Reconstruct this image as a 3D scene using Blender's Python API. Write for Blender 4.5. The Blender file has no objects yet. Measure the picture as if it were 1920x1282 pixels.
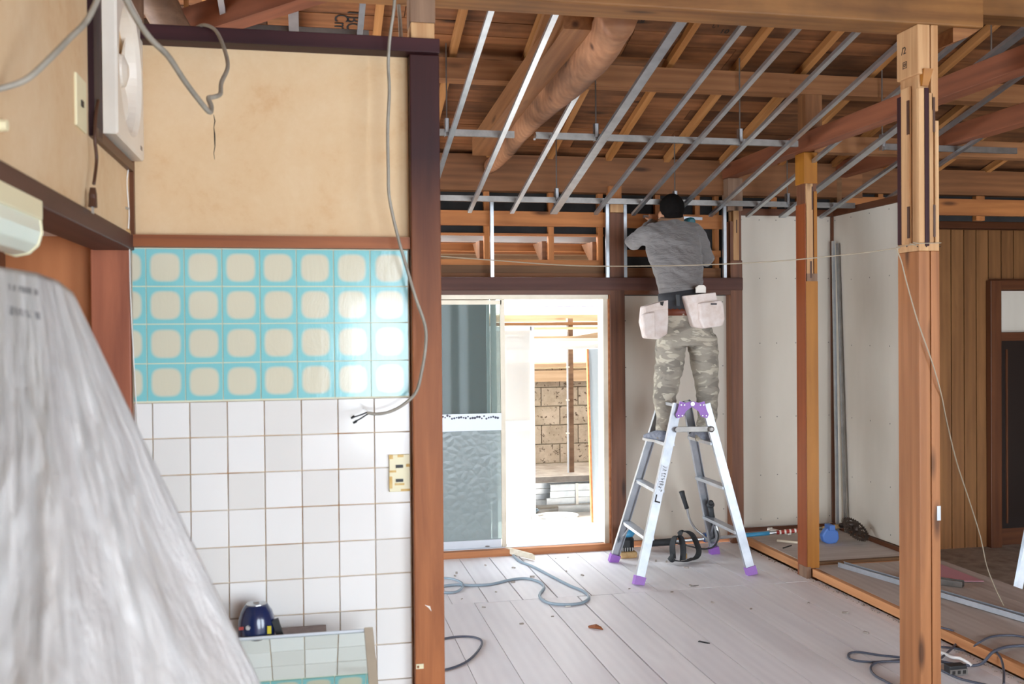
import bpy, bmesh, math, random
from mathutils import Vector, Matrix, noise
from math import sin, cos, pi, radians as R
random.seed(7)
sc = bpy.context.scene
col = sc.collection

# ------------------------------------------------------------------ camera
F = 1850.0; YAW, PIT, ROL = .2045, -.0110, -.0088; H = 1.63
_r = Vector((cos(YAW), -sin(YAW), 0)); _f = Vector((sin(YAW), cos(YAW), 0)); _u = Vector((0, 0, 1))
F2 = _f*cos(PIT) + _u*sin(PIT); _u2 = _u*cos(PIT) - _f*sin(PIT)
R3 = _r*cos(ROL) + _u2*sin(ROL); U3 = _u2*cos(ROL) - _r*sin(ROL)
cam = bpy.data.cameras.new('camera'); co = bpy.data.objects.new('camera', cam); col.objects.link(co)
m = Matrix((R3, U3, -F2)).transposed().to_4x4(); m.translation = Vector((0, 0, H)); co.matrix_world = m
cam.sensor_width = 36; cam.lens = F/1920*36; cam.clip_start = .05; cam.clip_end = 200
cam.dof.use_dof = True; cam.dof.focus_distance = 6.3; cam.dof.aperture_fstop = 4.5
sc.camera = co
def P(px, py, X=None, Y=None, Z=None):
    d = F2*F + R3*(px-960) - U3*(py-641)
    if Y is not None: t = Y/d.y
    elif Z is not None: t = (Z-H)/d.z
    else: t = X/d.x
    return Vector((0, 0, H)) + d*t

# ------------------------------------------------------------------ world, sun, exposure
sc.view_settings.view_transform = 'Standard'; sc.view_settings.look = 'None'
sc.view_settings.gamma = 1; sc.view_settings.use_curve_mapping = False
sc.view_settings.exposure = 3.92
sc.cycles.max_bounces = 10; sc.cycles.diffuse_bounces = 6; sc.cycles.transparent_max_bounces = 12
sc.cycles.caustics_reflective = False; sc.cycles.caustics_refractive = False
sc.cycles.sample_clamp_indirect = 4
w = bpy.data.worlds.new('sky'); sc.world = w; w.use_nodes = True
bg = w.node_tree.nodes['Background']; bg.inputs[0].default_value = (.80, .90, 1, 1); bg.inputs[1].default_value = 1.0
def light(name, kind, loc, rot, energy, color, **k):
    l = bpy.data.lights.new(name, kind); o = bpy.data.objects.new(name, l); col.objects.link(o)
    o.location = loc; o.rotation_euler = rot; l.energy = energy; l.color = color
    for a, b in k.items(): setattr(l, a, b)
    return o
light('sun', 'SUN', (0, 20, 20), (R(-3), R(-40), 0), 1.2, (1, .95, .86), angle=R(1.5))
po = light('daylight_window_portal', 'AREA', (3.2, -1.99, 1.3), (R(90), 0, R(0)), 1, (1, 1, 1), shape='RECTANGLE', size=5.7, size_y=2.4)
po.data.cycles.is_portal = True
po = light('added_side_portal', 'AREA', (-2.99, 5.4, 1.2), (R(90), 0, R(-90)), 1, (1, 1, 1), shape='RECTANGLE', size=2.6, size_y=1.9)  # unseen side opening, added to brighten floor and worker from the left
po.data.cycles.is_portal = True
po = light('daylight_door_portal', 'AREA', (1.5, 7.2, .97), (R(-90), 0, 0), 1, (1, 1, 1), shape='RECTANGLE', size=1.6, size_y=1.85)
po.data.cycles.is_portal = True

# ------------------------------------------------------------------ materials
def lin(h):
    h = h.lstrip('#'); v = [int(h[i:i+2], 16)/255 for i in (0, 2, 4)]
    return tuple((c/12.92 if c <= .04045 else ((c+.055)/1.055)**2.4) for c in v) + (1,)
class N:
    def __init__(s, name):
        s.m = bpy.data.materials.new(name); s.m.use_nodes = True; s.t = s.m.node_tree; s.t.nodes.clear()
        s.out = s.n('ShaderNodeOutputMaterial'); s.b = s.n('ShaderNodeBsdfPrincipled'); s.l(s.b, 0, s.out, 0)
    def n(s, typ, **k):
        x = s.t.nodes.new(typ)
        for a, b in k.items(): setattr(x, a, b)
        return x
    def l(s, a, i, b, j):
        s.t.links.new(a.outputs[i], b.inputs[j])
    def set(s, **k):
        for a, b in k.items(): s.b.inputs[a.replace('_', ' ')].default_value = b
    def coord(s, scale=(1, 1, 1), rand=True, kind='Object'):
        tc = s.n('ShaderNodeTexCoord'); mp = s.n('ShaderNodeMapping'); mp.inputs['Scale'].default_value = scale
        s.l(tc, kind, mp, 0)
        if rand:
            oi = s.n('ShaderNodeObjectInfo'); ml = s.n('ShaderNodeMath', operation='MULTIPLY'); ml.inputs[1].default_value = 57.
            s.l(oi, 'Random', ml, 0); cx = s.n('ShaderNodeCombineXYZ')
            for i in range(3): s.l(ml, 0, cx, i)
            s.l(cx, 0, mp, 'Location')
        return mp
    def noise(s, mp, scale=1, detail=4, rough=.6, dist=0):
        x = s.n('ShaderNodeTexNoise'); x.inputs['Scale'].default_value = scale; x.inputs['Detail'].default_value = detail
        x.inputs['Roughness'].default_value = rough; x.inputs['Distortion'].default_value = dist
        s.l(mp, 0, x, 'Vector'); return x
    def ramp(s, src, out, stops):
        x = s.n('ShaderNodeValToRGB'); e = x.color_ramp.elements
        while len(e) < len(stops): e.new(.5)
        for q, (p, c) in zip(e, stops): q.position = p; q.color = c if len(c) == 4 else (*c, 1)
        s.l(src, out, x, 0); return x
    def bump(s, src, out, strength=.3, dist=.002):
        x = s.n('ShaderNodeBump'); x.inputs['Strength'].default_value = strength; x.inputs['Distance'].default_value = dist
        s.l(src, out, x, 'Height'); s.l(x, 0, s.b, 'Normal'); return x
    def mix(s, fac, a, b, blend='MIX'):
        x = s.n('ShaderNodeMix', data_type='RGBA', blend_type=blend)
        for v, i in ((fac, 0), (a, 6), (b, 7)):
            if isinstance(v, (int, float)): x.inputs[i].default_value = v
            elif isinstance(v, tuple) and isinstance(v[0], (int, float)): x.inputs[i].default_value = v
            else: s.l(v[0], v[1], x, i)
        return x
    def math(s, op, a, b=0.):
        x = s.n('ShaderNodeMath', operation=op)
        for v, i in ((a, 0), (b, 1)):
            if isinstance(v, (int, float)): x.inputs[i].default_value = v
            else: s.l(v[0], v[1], x, i)
        return x

def wood(name, light_c, dark_c, rough=.62, var=.35, knots=True, grain=22, spec=.35, dirt=0.0, bumpd=.0015, knot_c=None):
    n = N(name)
    mp = n.coord((1.1, grain, grain)); fine = n.noise(mp, 1.0, 6, .65, .6)
    mp2 = n.coord((.7, 5, 5)); broad = n.noise(mp2, 1.0, 3, .5, .8)
    mp3 = n.coord((.35, 9, 9)); w_ = n.n('ShaderNodeTexWave', wave_type='RINGS'); w_.inputs['Scale'].default_value = .9
    w_.inputs['Distortion'].default_value = 5; w_.inputs['Detail'].default_value = 2; w_.inputs['Detail Scale'].default_value = .6; n.l(mp3, 0, w_, 0)
    a = n.math('MULTIPLY', (fine, 0), .5); b = n.math('MULTIPLY', (broad, 0), .42); c = n.math('MULTIPLY', (w_, 1), .07)
    s = n.math('ADD', (a, 0), (b, 0)); s = n.math('ADD', (s, 0), (c, 0))
    rp = n.ramp(s, 0, [(.30, lin(dark_c)), (.68, lin(light_c))])
    cur = (rp, 0)
    if knots:
        mk = n.coord((1.7, 7, 7)); v = n.n('ShaderNodeTexVoronoi'); v.inputs['Scale'].default_value = 1.0; n.l(mk, 0, v, 'Vector')
        kr = n.ramp(v, 0, [(.06, (1, 1, 1)), (.17, (0, 0, 0))])
        kc = lin(knot_c) if knot_c else tuple(x*.45 for x in lin(dark_c)[:3])+(1,)
        cur = (n.mix((kr, 0), cur, kc), 2)
    if dirt:
        md = n.coord((1, 1.4, 1.4)); d = n.noise(md, 1.6, 5, .6); dr = n.ramp(d, 0, [(.45, (0, 0, 0)), (.7, (dirt, dirt, dirt))])
        cur = (n.mix((dr, 0), cur, lin('#2a1c14')), 2)
    oi = n.n('ShaderNodeObjectInfo'); mr = n.n('ShaderNodeMapRange'); mr.inputs[3].default_value = 1-var; mr.inputs[4].default_value = 1+var*.55
    n.l(oi, 'Random', mr, 0); hs = n.n('ShaderNodeHueSaturation'); n.l(mr, 0, hs, 'Value'); n.l(cur[0], cur[1], hs, 'Color')
    n.l(hs, 0, n.b, 'Base Color'); n.set(Roughness=rough, Specular_IOR_Level=spec)
    n.bump(s, 0, .35, bumpd); return n.m
def plain(name, c, rough=.5, metal=0, spec=.5, bump=0, bscale=40, var=0, c2=None, vs=6, rand=True, coat=0):
    n = N(name); c = lin(c)
    n.set(Base_Color=c, Roughness=rough, Metallic=metal, Specular_IOR_Level=spec, Coat_Weight=coat)
    if c2:
        x = n.noise(n.coord((1, 1, 1), rand), vs, 5, .6); rp = n.ramp(x, 0, [(.35, c), (.7, lin(c2))]); n.l(rp, 0, n.b, 'Base Color')
    if bump: x = n.noise(n.coord((1, 1, 1), rand), bscale, 4, .6); n.bump(x, 0, bump, .002)
    return n.m

M = {}
M['rafter'] = wood('rafter_pine', '#c98f58', '#98622f', var=.15, bumpd=.001)
M['roofboard'] = wood('roof_board_cedar', '#a26a42', '#57341c', var=.42, dirt=.75, grain=12)
M['purlin'] = wood('purlin_cedar', '#a9754a', '#74492a', var=.12)
M['girt'] = wood('girt_cedar', '#94623c', '#633e22', var=.1)
M['rail'] = wood('rail_pine', '#c58047', '#8d552c', var=.1)
M['tie'] = wood('tie_beam_red_cedar', '#94583b', '#643926', var=.1, grain=10)
M['bigbeam'] = wood('near_beam_cedar', '#a0703f', '#664022', var=.06, grain=14, dirt=.4)
M['darkstain'] = wood('dark_stained_wood', '#452629', '#27151a', rough=.5, spec=.2, var=.08, knots=False, grain=10)
M['lintel'] = wood('lintel_stained', '#614037', '#422922', rough=.5, spec=.2, var=.05, knots=False, grain=10)
M['redpost'] = wood('red_brown_post', '#84553a', '#4c2d1e', rough=.5, var=.1)
M['orangepost'] = wood('orange_post', '#b87b4c', '#85532f', rough=.5, var=.08)
M['cutwood'] = wood('raw_cut_wood', '#dcb384', '#a8774b', var=.1, grain=30)
M['greywood'] = wood('weathered_wood', '#9f8068', '#6c513f', var=.1)
M['sill'] = wood('sill_wood', '#c9895a', '#925634', var=.05, knots=False)
M['ply'] = wood('varnished_ply_face', '#b87a2e', '#99601f', rough=.4, var=.03, knots=False, grain=8)
M['plyred'] = wood('varnished_red_face', '#9a522b', '#7a3c20', rough=.35, var=.03, knots=False, grain=6)
M['alcoveboard'] = wood('alcove_board', '#c98253', '#ad6a42', rough=.5, var=.03, knots=False, grain=5)
M['knotty'] = wood('knotty_red_post', '#b96f50', '#804735', rough=.5, var=.03, grain=13, knot_c='#2c1a14')
M['trimwood'] = wood('trim_cedar', '#a8643a', '#6e3a22', rough=.5, var=.05, knots=False)
M['floor'] = wood('dusty_floor_plank', '#f1f0f2', '#dedce0', rough=.48, var=.05, knots=False, grain=5, bumpd=.0003, spec=.5)
M['dustdeck'] = wood('dusty_deck_board', '#cbc0b8', '#ab9c92', rough=.75, var=.08, knots=False, grain=9)
M['deckedge'] = wood('deck_edge_pine', '#d69c6b', '#a66b40', var=.05)
M['scrap'] = wood('pale_wood_scrap', '#e5dccb', '#c3b396', var=.05, knots=False)
M['outwood'] = wood('outdoor_wood', '#d9c0a2', '#ad8b6b', var=.2)
M['brownboard'] = wood('old_brown_board', '#8b6440', '#5f4128', var=.2)
M['panel'] = wood('paneling_oak', '#90633b', '#6a4528', rough=.45, var=.14, knots=False, grain=9)
M['doorframe'] = wood('door_frame_brown', '#6a3f26', '#472717', rough=.4, var=.05, knots=False)
M['darkdoor'] = plain('dark_door', '#1d1411', .35)
M['felt'] = plain('roofing_felt', '#191716', .8, bump=.5, bscale=9, c2='#2a2726', vs=5)
M['metal'] = plain('galvanised_steel', '#c9cdd0', .33, metal=.92, bump=.12, bscale=14, c2='#b1b6bb', vs=9)
M['metaldull'] = plain('galvanised_steel_dull', '#928d88', .42, metal=.9, c2='#7c7874', vs=12)
M['alu'] = plain('aluminium_ladder', '#bfc3c9', .38, metal=.6, bump=.1, bscale=25, c2='#a5aab1', vs=8)
M['sash'] = plain('anodised_sash', '#d9cdb8', .4, metal=.2, c2='#c9bda9', vs=5)
M['sashgrey'] = plain('grey_sash', '#c8ccd2', .4, metal=.3)
M['white'] = plain('white_plastic', '#ece6dc', .35, c2='#e0d6c8', vs=3)
M['cream'] = plain('cream_plastic', '#e6ddb8', .4)
M['purple'] = plain('purple_plastic', '#9a68bd', .45)
M['black'] = plain('black_plastic', '#1a1b1d', .5)
M['rubber'] = plain('dark_grey_rubber', '#333639', .6, bump=.3, bscale=60)
M['strap'] = plain('black_webbing', '#232426', .75, bump=.4, bscale=120)
M['blue'] = plain('blue_plastic', '#22539c', .4)
M['bluemug'] = plain('navy_enamel', '#16264f', .22, coat=.6)
M['silver'] = plain('silver_metal', '#c6cacd', .3, metal=.9)
M['yellow'] = plain('yellow_label', '#c8b823', .5)
M['redlab'] = plain('red_label', '#a1332a', .5)
M['gcable'] = plain('grey_cable', '#a29c90', .5, c2='#8a8479', vs=20)
M['bcable'] = plain('blue_grey_cable', '#8fa0ab', .45)
M['dcable'] = plain('dark_grey_cable', '#4b4f5c', .5)
M['wcable'] = plain('white_cable', '#e2e0dc', .5)
M['bluecable'] = plain('blue_air_hose', '#3f93bd', .4)
M['wire'] = plain('twine_wire', '#a39681', .7)
M['brown'] = plain('brown_cord', '#4d3021', .5)
M['screw'] = plain('screw_head', '#6c6760', .5)
M['rust'] = plain('rusty_brown', '#8a4f2b', .7)
M['sawblade'] = plain('sooty_blade', '#2c221c', .5, metal=.4, c2='#45342a', vs=20)
M['guard'] = plain('blue_guard', '#4d74b8', .5)
M['tan'] = plain('tan_leather', '#c9a877', .7, c2='#a98450', vs=30)
M['pink'] = plain('pink_sheet', '#c48a95', .6)
M['ink'] = plain('black_ink', '#231f1d', .7)
M['debris'] = plain('plaster_crumbs', '#b0a89f', .9, c2='#857c73', vs=60)
M['concrete'] = plain('concrete', '#b6ada3', .9, bump=.6, bscale=60, c2='#8f857a', vs=7)
M['ground'] = plain('dusty_ground', '#8a837a', .95, bump=.5, bscale=50, c2='#6f685f', vs=4, rand=False)
M['corrug'] = None
M['plaster_w'] = plain('white_ceiling', '#e8e2d8', .8)
M['whitewall'] = plain('outside_white', '#e9e6e2', .8)
M['lilac'] = plain('lilac_flashing', '#6f6675', .7)
M['paleblue'] = plain('pale_panel', '#ccd8de', .5)
M['shutter'] = plain('grey_shutter', '#5d6866', .4, c2='#525d5b', vs=3)
M['doorfoam'] = plain('white_frame', '#f2f2f2', .4)

# plaster with warm mottled stains
n = N('plaster_cream'); mp = n.coord((1, 1, 1), False); a = n.noise(mp, 3.2, 8, .65, .4); b = n.noise(mp, 30, 5, .7)
s = n.math('ADD', (n.math('MULTIPLY', (a, 0), .75), 0), (n.math('MULTIPLY', (b, 0), .25), 0))
rp = n.ramp(s, 0, [(.30, lin('#cfa67c')), (.45, lin('#dabb94')), (.7, lin('#e2c9a6'))]); n.l(rp, 0, n.b, 'Base Color'); n.set(Roughness=.9, Specular_IOR_Level=.15)
n.bump(b, 0, .3, .001); M['plaster'] = n.m
n = N('white_gypsum_board'); mp = n.coord((1, 1, .3), False); a = n.noise(mp, 3, 3, .6)
rp = n.ramp(a, 0, [(.3, lin('#cbc1b2')), (.7, lin('#d5ccbe'))]); n.l(rp, 0, n.b, 'Base Color'); n.set(Roughness=.85, Specular_IOR_Level=.2); M['gyps'] = n.m
# tiles
n = N('white_glazed_tile'); mp = n.coord((1, 1, 1)); a = n.noise(mp, 6, 2, .5)
oi = n.n('ShaderNodeObjectInfo'); rp = n.ramp(oi, 'Random', [(0, lin('#e4e1dd')), (1, lin('#f0eeec'))]); n.l(rp, 0, n.b, 'Base Color')
n.set(Roughness=.12, Specular_IOR_Level=.5); n.bump(a, 0, .15, .002); M['tile'] = n.m
n = N('tile_grout'); mp = n.coord((1, 1, 1), False); a = n.noise(mp, 7, 5, .6); rp = n.ramp(a, 0, [(.35, lin('#c0905f')), (.5, lin('#d9c0a2')), (.75, lin('#e6dccf'))]); n.l(rp, 0, n.b, 'Base Color'); n.set(Roughness=.9); M['grout'] = n.m
M['groutblue'] = plain('pale_grout', '#ddd8bf', .6)
n = N('turquoise_film_tile'); tc = n.n('ShaderNodeTexCoord'); sp = n.n('ShaderNodeSeparateXYZ'); n.l(tc, 'Object', sp, 0)
ax = n.math('POWER', (n.math('ABSOLUTE', (n.math('DIVIDE', (sp, 0), .050), 0)), 0), 3.4)
az = n.math('POWER', (n.math('ABSOLUTE', (n.math('DIVIDE', (sp, 2), .050), 0)), 0), 3.4)
d = n.math('ADD', (ax, 0), (az, 0))
rp = n.ramp(d, 0, [(.38, lin('#d6d1ba')), (1.05, lin('#84c9cd'))]); rp.color_ramp.interpolation = 'EASE'
n.l(rp, 0, n.b, 'Base Color'); n.set(Roughness=.16, Coat_Weight=.6, Coat_Roughness=.08)
tc2 = n.n('ShaderNodeTexCoord'); mp = n.n('ShaderNodeMapping'); mp.inputs['Scale'].default_value = (60, 1, 3); n.l(tc2, 'Object', mp, 0)
a = n.noise(mp, 1.5, 3, .6); mp2 = n.coord((14, 1, 5)); b = n.noise(mp2, 1, 5, .7, 1.2)
s = n.math('ADD', (n.math('MULTIPLY', (a, 0), .25), 0), (b, 0)); n.bump(s, 0, .22, .004); M['bluetile'] = n.m
# pillar whose stain is darker on its upper half
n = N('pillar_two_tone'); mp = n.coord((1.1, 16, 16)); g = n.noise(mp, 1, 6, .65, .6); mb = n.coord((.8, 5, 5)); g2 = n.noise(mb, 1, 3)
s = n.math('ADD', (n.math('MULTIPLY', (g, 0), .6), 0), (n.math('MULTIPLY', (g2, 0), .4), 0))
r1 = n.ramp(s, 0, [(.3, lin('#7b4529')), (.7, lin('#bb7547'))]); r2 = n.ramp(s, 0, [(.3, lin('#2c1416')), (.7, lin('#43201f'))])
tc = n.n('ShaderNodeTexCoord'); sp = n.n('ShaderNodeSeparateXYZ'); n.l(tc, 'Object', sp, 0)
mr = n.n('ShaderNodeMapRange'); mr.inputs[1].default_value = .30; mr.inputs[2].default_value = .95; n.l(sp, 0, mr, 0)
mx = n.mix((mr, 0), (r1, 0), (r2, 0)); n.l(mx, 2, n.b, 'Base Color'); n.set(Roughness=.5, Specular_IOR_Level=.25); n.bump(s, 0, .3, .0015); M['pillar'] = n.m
# glass
def glassmat(name, c, rough, alpha_t):
    n = N(name); n.set(Base_Color=lin(c), Roughness=rough, Specular_IOR_Level=.8)
    tr = n.n('ShaderNodeBsdfTransparent'); tr.inputs[0].default_value = lin(c); mx = n.n('ShaderNodeMixShader'); mx.inputs[0].default_value = alpha_t
    n.l(n.b, 0, mx, 1); n.l(tr, 0, mx, 2); n.l(mx, 0, n.out, 0); return n
M['glass'] = glassmat('clear_glass', '#cfd8d6', .03, .88).m
M['counterglass'] = (lambda n: (n.set(Base_Color=lin('#e6efeb'), Roughness=.03, Metallic=.95), n.m)[1])(N('mirror_glass'))
n = glassmat('frosted_patterned_glass', '#b9c4c3', .25, .5)
v = n.n('ShaderNodeTexVoronoi', feature='DISTANCE_TO_EDGE'); v.inputs['Scale'].default_value = 16; mp = n.coord((1, 1, 1), False); n.l(mp, 0, v, 'Vector'); n.bump(v, 0, .6, .006); M['frost'] = n.m
n = glassmat('frosted_white_pane', '#e8e6e2', .5, .35); M['frostwhite'] = n.m
# corrugated translucent sheet
n = N('corrugated_sheet'); n.set(Base_Color=lin('#cdbba6'), Roughness=.4, Transmission_Weight=0); tl = n.n('ShaderNodeBsdfTranslucent'); tl.inputs[0].default_value = lin('#ebe6de')
mx = n.n('ShaderNodeMixShader'); mx.inputs[0].default_value = .55; n.l(n.b, 0, mx, 1); n.l(tl, 0, mx, 2); n.l(mx, 0, n.out, 0); M['corrug'] = n.m
# draped plastic film
n = N('milky_plastic_film'); tc = n.n('ShaderNodeTexCoord'); mp = n.n('ShaderNodeMapping'); n.l(tc, 'UV', mp, 0); mp.inputs['Scale'].default_value = (16, 3.0, 1)
a = n.noise(mp, 1, 7, .65, 1.2); mp2 = n.n('ShaderNodeMapping'); n.l(tc, 'UV', mp2, 0); mp2.inputs['Scale'].default_value = (4, 1.2, 1); b = n.noise(mp2, 1, 4, .55, .8)
mp3 = n.n('ShaderNodeMapping'); n.l(tc, 'UV', mp3, 0); mp3.inputs['Scale'].default_value = (50, 22, 1); c3 = n.noise(mp3, 1, 3, .6, 1.5)
s = n.math('ADD', (n.math('MULTIPLY', (a, 0), .5), 0), (b, 0)); s = n.math('ADD', (s, 0), (n.math('MULTIPLY', (c3, 0), .12), 0)); n.bump(s, 0, .9, .045)
rp = n.ramp(b, 0, [(.3, lin('#efecea')), (.7, lin('#f8f7f6'))])
sp = n.n('ShaderNodeSeparateXYZ'); n.l(tc, 'UV', sp, 0)
def box(u0, u1, v0, v1):
    f = 1.
    q = []
    for o_, lo, hi in ((0, u0, u1), (1, v0, v1)):
        q.append(n.math('GREATER_THAN', (sp, o_), lo)); q.append(n.math('LESS_THAN', (sp, o_), hi))
    x = q[0]
    for y in q[1:]: x = n.math('MULTIPLY', (x, 0), (y, 0))
    return x
mt = n.n('ShaderNodeMapping'); n.l(tc, 'UV', mt, 0); mt.inputs['Scale'].default_value = (60, 20, 1); tn = n.noise(mt, 1, 2, .5)
tg = n.math('GREATER_THAN', (tn, 0), .47)
bb = n.math('ADD', (box(.30, .36, .105, .130), 0), (box(.30, .49, .045, .062), 0)); bb = n.math('ADD', (bb, 0), (box(.36, .50, .108, .127), 0))
tx = n.math('MULTIPLY', (bb, 0), (tg, 0)); tx = n.math('MINIMUM', (n.math('MULTIPLY', (tx, 0), .55), 0), 1.)
mx = n.mix((tx, 0), (rp, 0), lin('#4a4a58')); n.l(mx, 2, n.b, 'Base Color')
n.set(Roughness=.18, Specular_IOR_Level=1.0, Coat_Weight=.5, Coat_Roughness=.12); tl = n.n('ShaderNodeBsdfTranslucent'); n.l(mx, 2, tl, 0)
m1 = n.n('ShaderNodeMixShader'); m1.inputs[0].default_value = .22; n.l(n.b, 0, m1, 1); n.l(tl, 0, m1, 2)
tr = n.n('ShaderNodeBsdfTransparent'); m2 = n.n('ShaderNodeMixShader'); m2.inputs[0].default_value = .06; n.l(m1, 0, m2, 1); n.l(tr, 0, m2, 2); n.l(m2, 0, n.out, 0); M['film'] = n.m
# concrete block
n = N('aged_concrete_block'); mp = n.coord((1, 1, 1)); a = n.noise(mp, 5, 6, .7); v = n.noise(n.coord((1, 1, 1)), 28, 3, .6)
r1 = n.ramp(a, 0, [(.3, lin('#a1937f')), (.7, lin('#cdc1b0'))]); r2 = n.ramp(v, 0, [(.60, (0, 0, 0)), (.66, (1, 1, 1))]); mx = n.mix((r2, 0), (r1, 0), lin('#5d4f41')); n.l(mx, 2, n.b, 'Base Color'); n.set(Roughness=.95); n.bump(a, 0, .5, .01); M['block'] = n.m
# cloth
n = N('grey_knit'); mp = n.coord((1, 1, 1), False); a = n.noise(mp, 220, 2, .6); b = n.noise(n.coord((3, 3, 10), False), 1.6, 3, .55, 1.0)
n.set(Base_Color=lin('#7b7775'), Roughness=.95, Specular_IOR_Level=.1, Sheen_Weight=.3)
s = n.math('ADD', (n.math('MULTIPLY', (a, 0), .08), 0), (b, 0)); n.bump(s, 0, .9, .03); M['knit'] = n.m
M['collar'] = plain('brown_collar', '#937358', .95, bump=.4, bscale=80)
n = N('faded_camouflage'); mp = n.coord((1.0, 1.6, 2.6), False); a = n.noise(mp, 5.5, 2.5, .5, .7); b = n.noise(n.coord((1.2, 1.7, 2.8), False), 8.5, 2, .5, .5)
r1 = n.ramp(a, 0, [(.42, lin('#857f75')), (.45, lin('#979084')), (.56, lin('#9b9487')), (.60, lin('#bab2a1'))])
r2 = n.ramp(b, 0, [(.60, (0, 0, 0)), (.62, (1, 1, 1))]); mx = n.mix((r2, 0), (r1, 0), lin('#beb7a6')); n.l(mx, 2, n.b, 'Base Color'); n.set(Roughness=.92, Specular_IOR_Level=.15)
c_ = n.noise(n.coord((4, 4, 9), False), 1.8, 3, .5, 1.2); n.bump(c_, 0, .6, .02); M['camo'] = n.m
M['skin'] = plain('skin', '#b98563', .55, c2='#a9714f', vs=30)
M['hair'] = plain('black_hair', '#0b0908', .9, 0, .15, bump=.6, bscale=200, c2='#120d0a', vs=60)
M['pouch'] = plain('white_canvas', '#e6dcd6', .85, bump=.3, bscale=60, c2='#d2c0b4', vs=14)
M['belt'] = plain('dark_support_belt', '#35363a', .7, bump=.2, bscale=80)
M['leather'] = plain('brown_leather_belt', '#6f3620', .5)
M['shoe'] = plain('grey_blue_shoe', '#666b7a', .8, c2='#8b8f9a', vs=40)
M['shoesole'] = plain('shoe_sole', '#b9b5b0', .7)
M['teal'] = plain('teal_plastic', '#1f5a63', .4)

# ------------------------------------------------------------------ mesh helpers
class MB:
    def __init__(s): s.v = []; s.f = []
    def add(s, v, f):
        k = len(s.v); s.v += [Vector(x) for x in v]; s.f += [tuple(i+k for i in q) for q in f]; return s
    def box(s, x0, x1, y0, y1, z0, z1):
        v = [(x, y, z) for x in (x0, x1) for y in (y0, y1) for z in (z0, z1)]
        return s.add(v, [(0, 1, 3, 2), (4, 6, 7, 5), (0, 4, 5, 1), (2, 3, 7, 6), (0, 2, 6, 4), (1, 5, 7, 3)])
    def beam(s, p0, p1, w, h, up=(0, 0, 1)):
        p0, p1 = Vector(p0), Vector(p1); x = (p1-p0).normalized(); up = Vector(up); y = up.cross(x)
        if y.length < 1e-4: y = Vector((0, 1, 0)).cross(x)
        y.normalize(); z = x.cross(y)
        v = [p + y*(a*w/2) + z*(b*h/2) for p in (p0, p1) for a in (-1, 1) for b in (-1, 1)]
        return s.add(v, [(0, 1, 3, 2), (4, 6, 7, 5), (0, 4, 5, 1), (2, 3, 7, 6), (0, 2, 6, 4), (1, 5, 7, 3)])
    def tube(s, pts, r, n=8, cap=True):
        pts = [Vector(p) for p in pts]; k = len(pts); rr = r if isinstance(r, (list, tuple)) else [r]*k
        t = [(pts[min(i+1, k-1)]-pts[max(i-1, 0)]).normalized() for i in range(k)]
        up = Vector((0, 0, 1)) if abs(t[0].z) < .9 else Vector((1, 0, 0)); a = t[0].cross(up).normalized(); v = []
        for i in range(k):
            a = (a - t[i]*a.dot(t[i])).normalized(); b = t[i].cross(a)
            v += [pts[i] + (a*cos(2*pi*j/n) + b*sin(2*pi*j/n))*rr[i] for j in range(n)]
        f = [(i*n+j, i*n+(j+1) % n, (i+1)*n+(j+1) % n, (i+1)*n+j) for i in range(k-1) for j in range(n)]
        if cap: f += [tuple(range(n))[::-1], tuple((k-1)*n+j for j in range(n))]
        return s.add(v, f)
    def loft(s, rings, n=20):   # ring = (centre, half-x vec, half-y vec)
        v = []
        for c, a, b in rings:
            c, a, b = Vector(c), Vector(a), Vector(b); v += [c + a*cos(2*pi*j/n) + b*sin(2*pi*j/n) for j in range(n)]
        k = len(rings); f = [(i*n+j, i*n+(j+1) % n, (i+1)*n+(j+1) % n, (i+1)*n+j) for i in range(k-1) for j in range(n)]
        f += [tuple(range(n))[::-1], tuple((k-1)*n+j for j in range(n))]
        return s.add(v, f)
    def ball(s, c, rx, ry, rz, n=14, m=8):
        c = Vector(c); v = [c+Vector((0, 0, -rz))]
        for i in range(1, m):
            th = -pi/2 + pi*i/m
            v += [c+Vector((rx*cos(th)*cos(2*pi*j/n), ry*cos(th)*sin(2*pi*j/n), rz*sin(th))) for j in range(n)]
        v.append(c+Vector((0, 0, rz))); f = [(0, 1+(j+1) % n, 1+j) for j in range(n)]
        f += [(1+i*n+j, 1+i*n+(j+1) % n, 1+(i+1)*n+(j+1) % n, 1+(i+1)*n+j) for i in range(m-2) for j in range(n)]
        k = 1+(m-2)*n; f += [(k+j, k+(j+1) % n, len(v)-1) for j in range(n)]
        return s.add(v, f)
    def prism(s, poly, d):   # poly: list of 3d points (planar), d: extrusion vector
        poly = [Vector(p) for p in poly]; d = Vector(d); n = len(poly)
        return s.add(poly + [p+d for p in poly], [tuple(range(n))[::-1], tuple(range(n, 2*n))] + [(i, (i+1) % n, n+(i+1) % n, n+i) for i in range(n)])
    def lathe(s, c, prof, n=24, axis=(0, 0, 1)):   # prof: (r, h)
        c = Vector(c); ax = Vector(axis).normalized(); a = ax.orthogonal().normalized(); b = ax.cross(a); v = []
        for r, h in prof: v += [c + ax*h + (a*cos(2*pi*j/n)+b*sin(2*pi*j/n))*max(r, 1e-4) for j in range(n)]
        k = len(prof); f = [(i*n+j, i*n+(j+1) % n, (i+1)*n+(j+1) % n, (i+1)*n+j) for i in range(k-1) for j in range(n)]
        f += [tuple(range(n))[::-1], tuple((k-1)*n+j for j in range(n))]
        return s.add(v, f)
def props(o, label=None, cat=None, group=None, kind=None):
    if label: o['label'] = label
    if cat: o['category'] = cat
    if group: o['group'] = group
    if kind: o['kind'] = kind
    return o
def _wl(o):
    v = Vector(o.location)
    while o.parent: o = o.parent; v += Vector(o.location)
    return v
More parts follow.
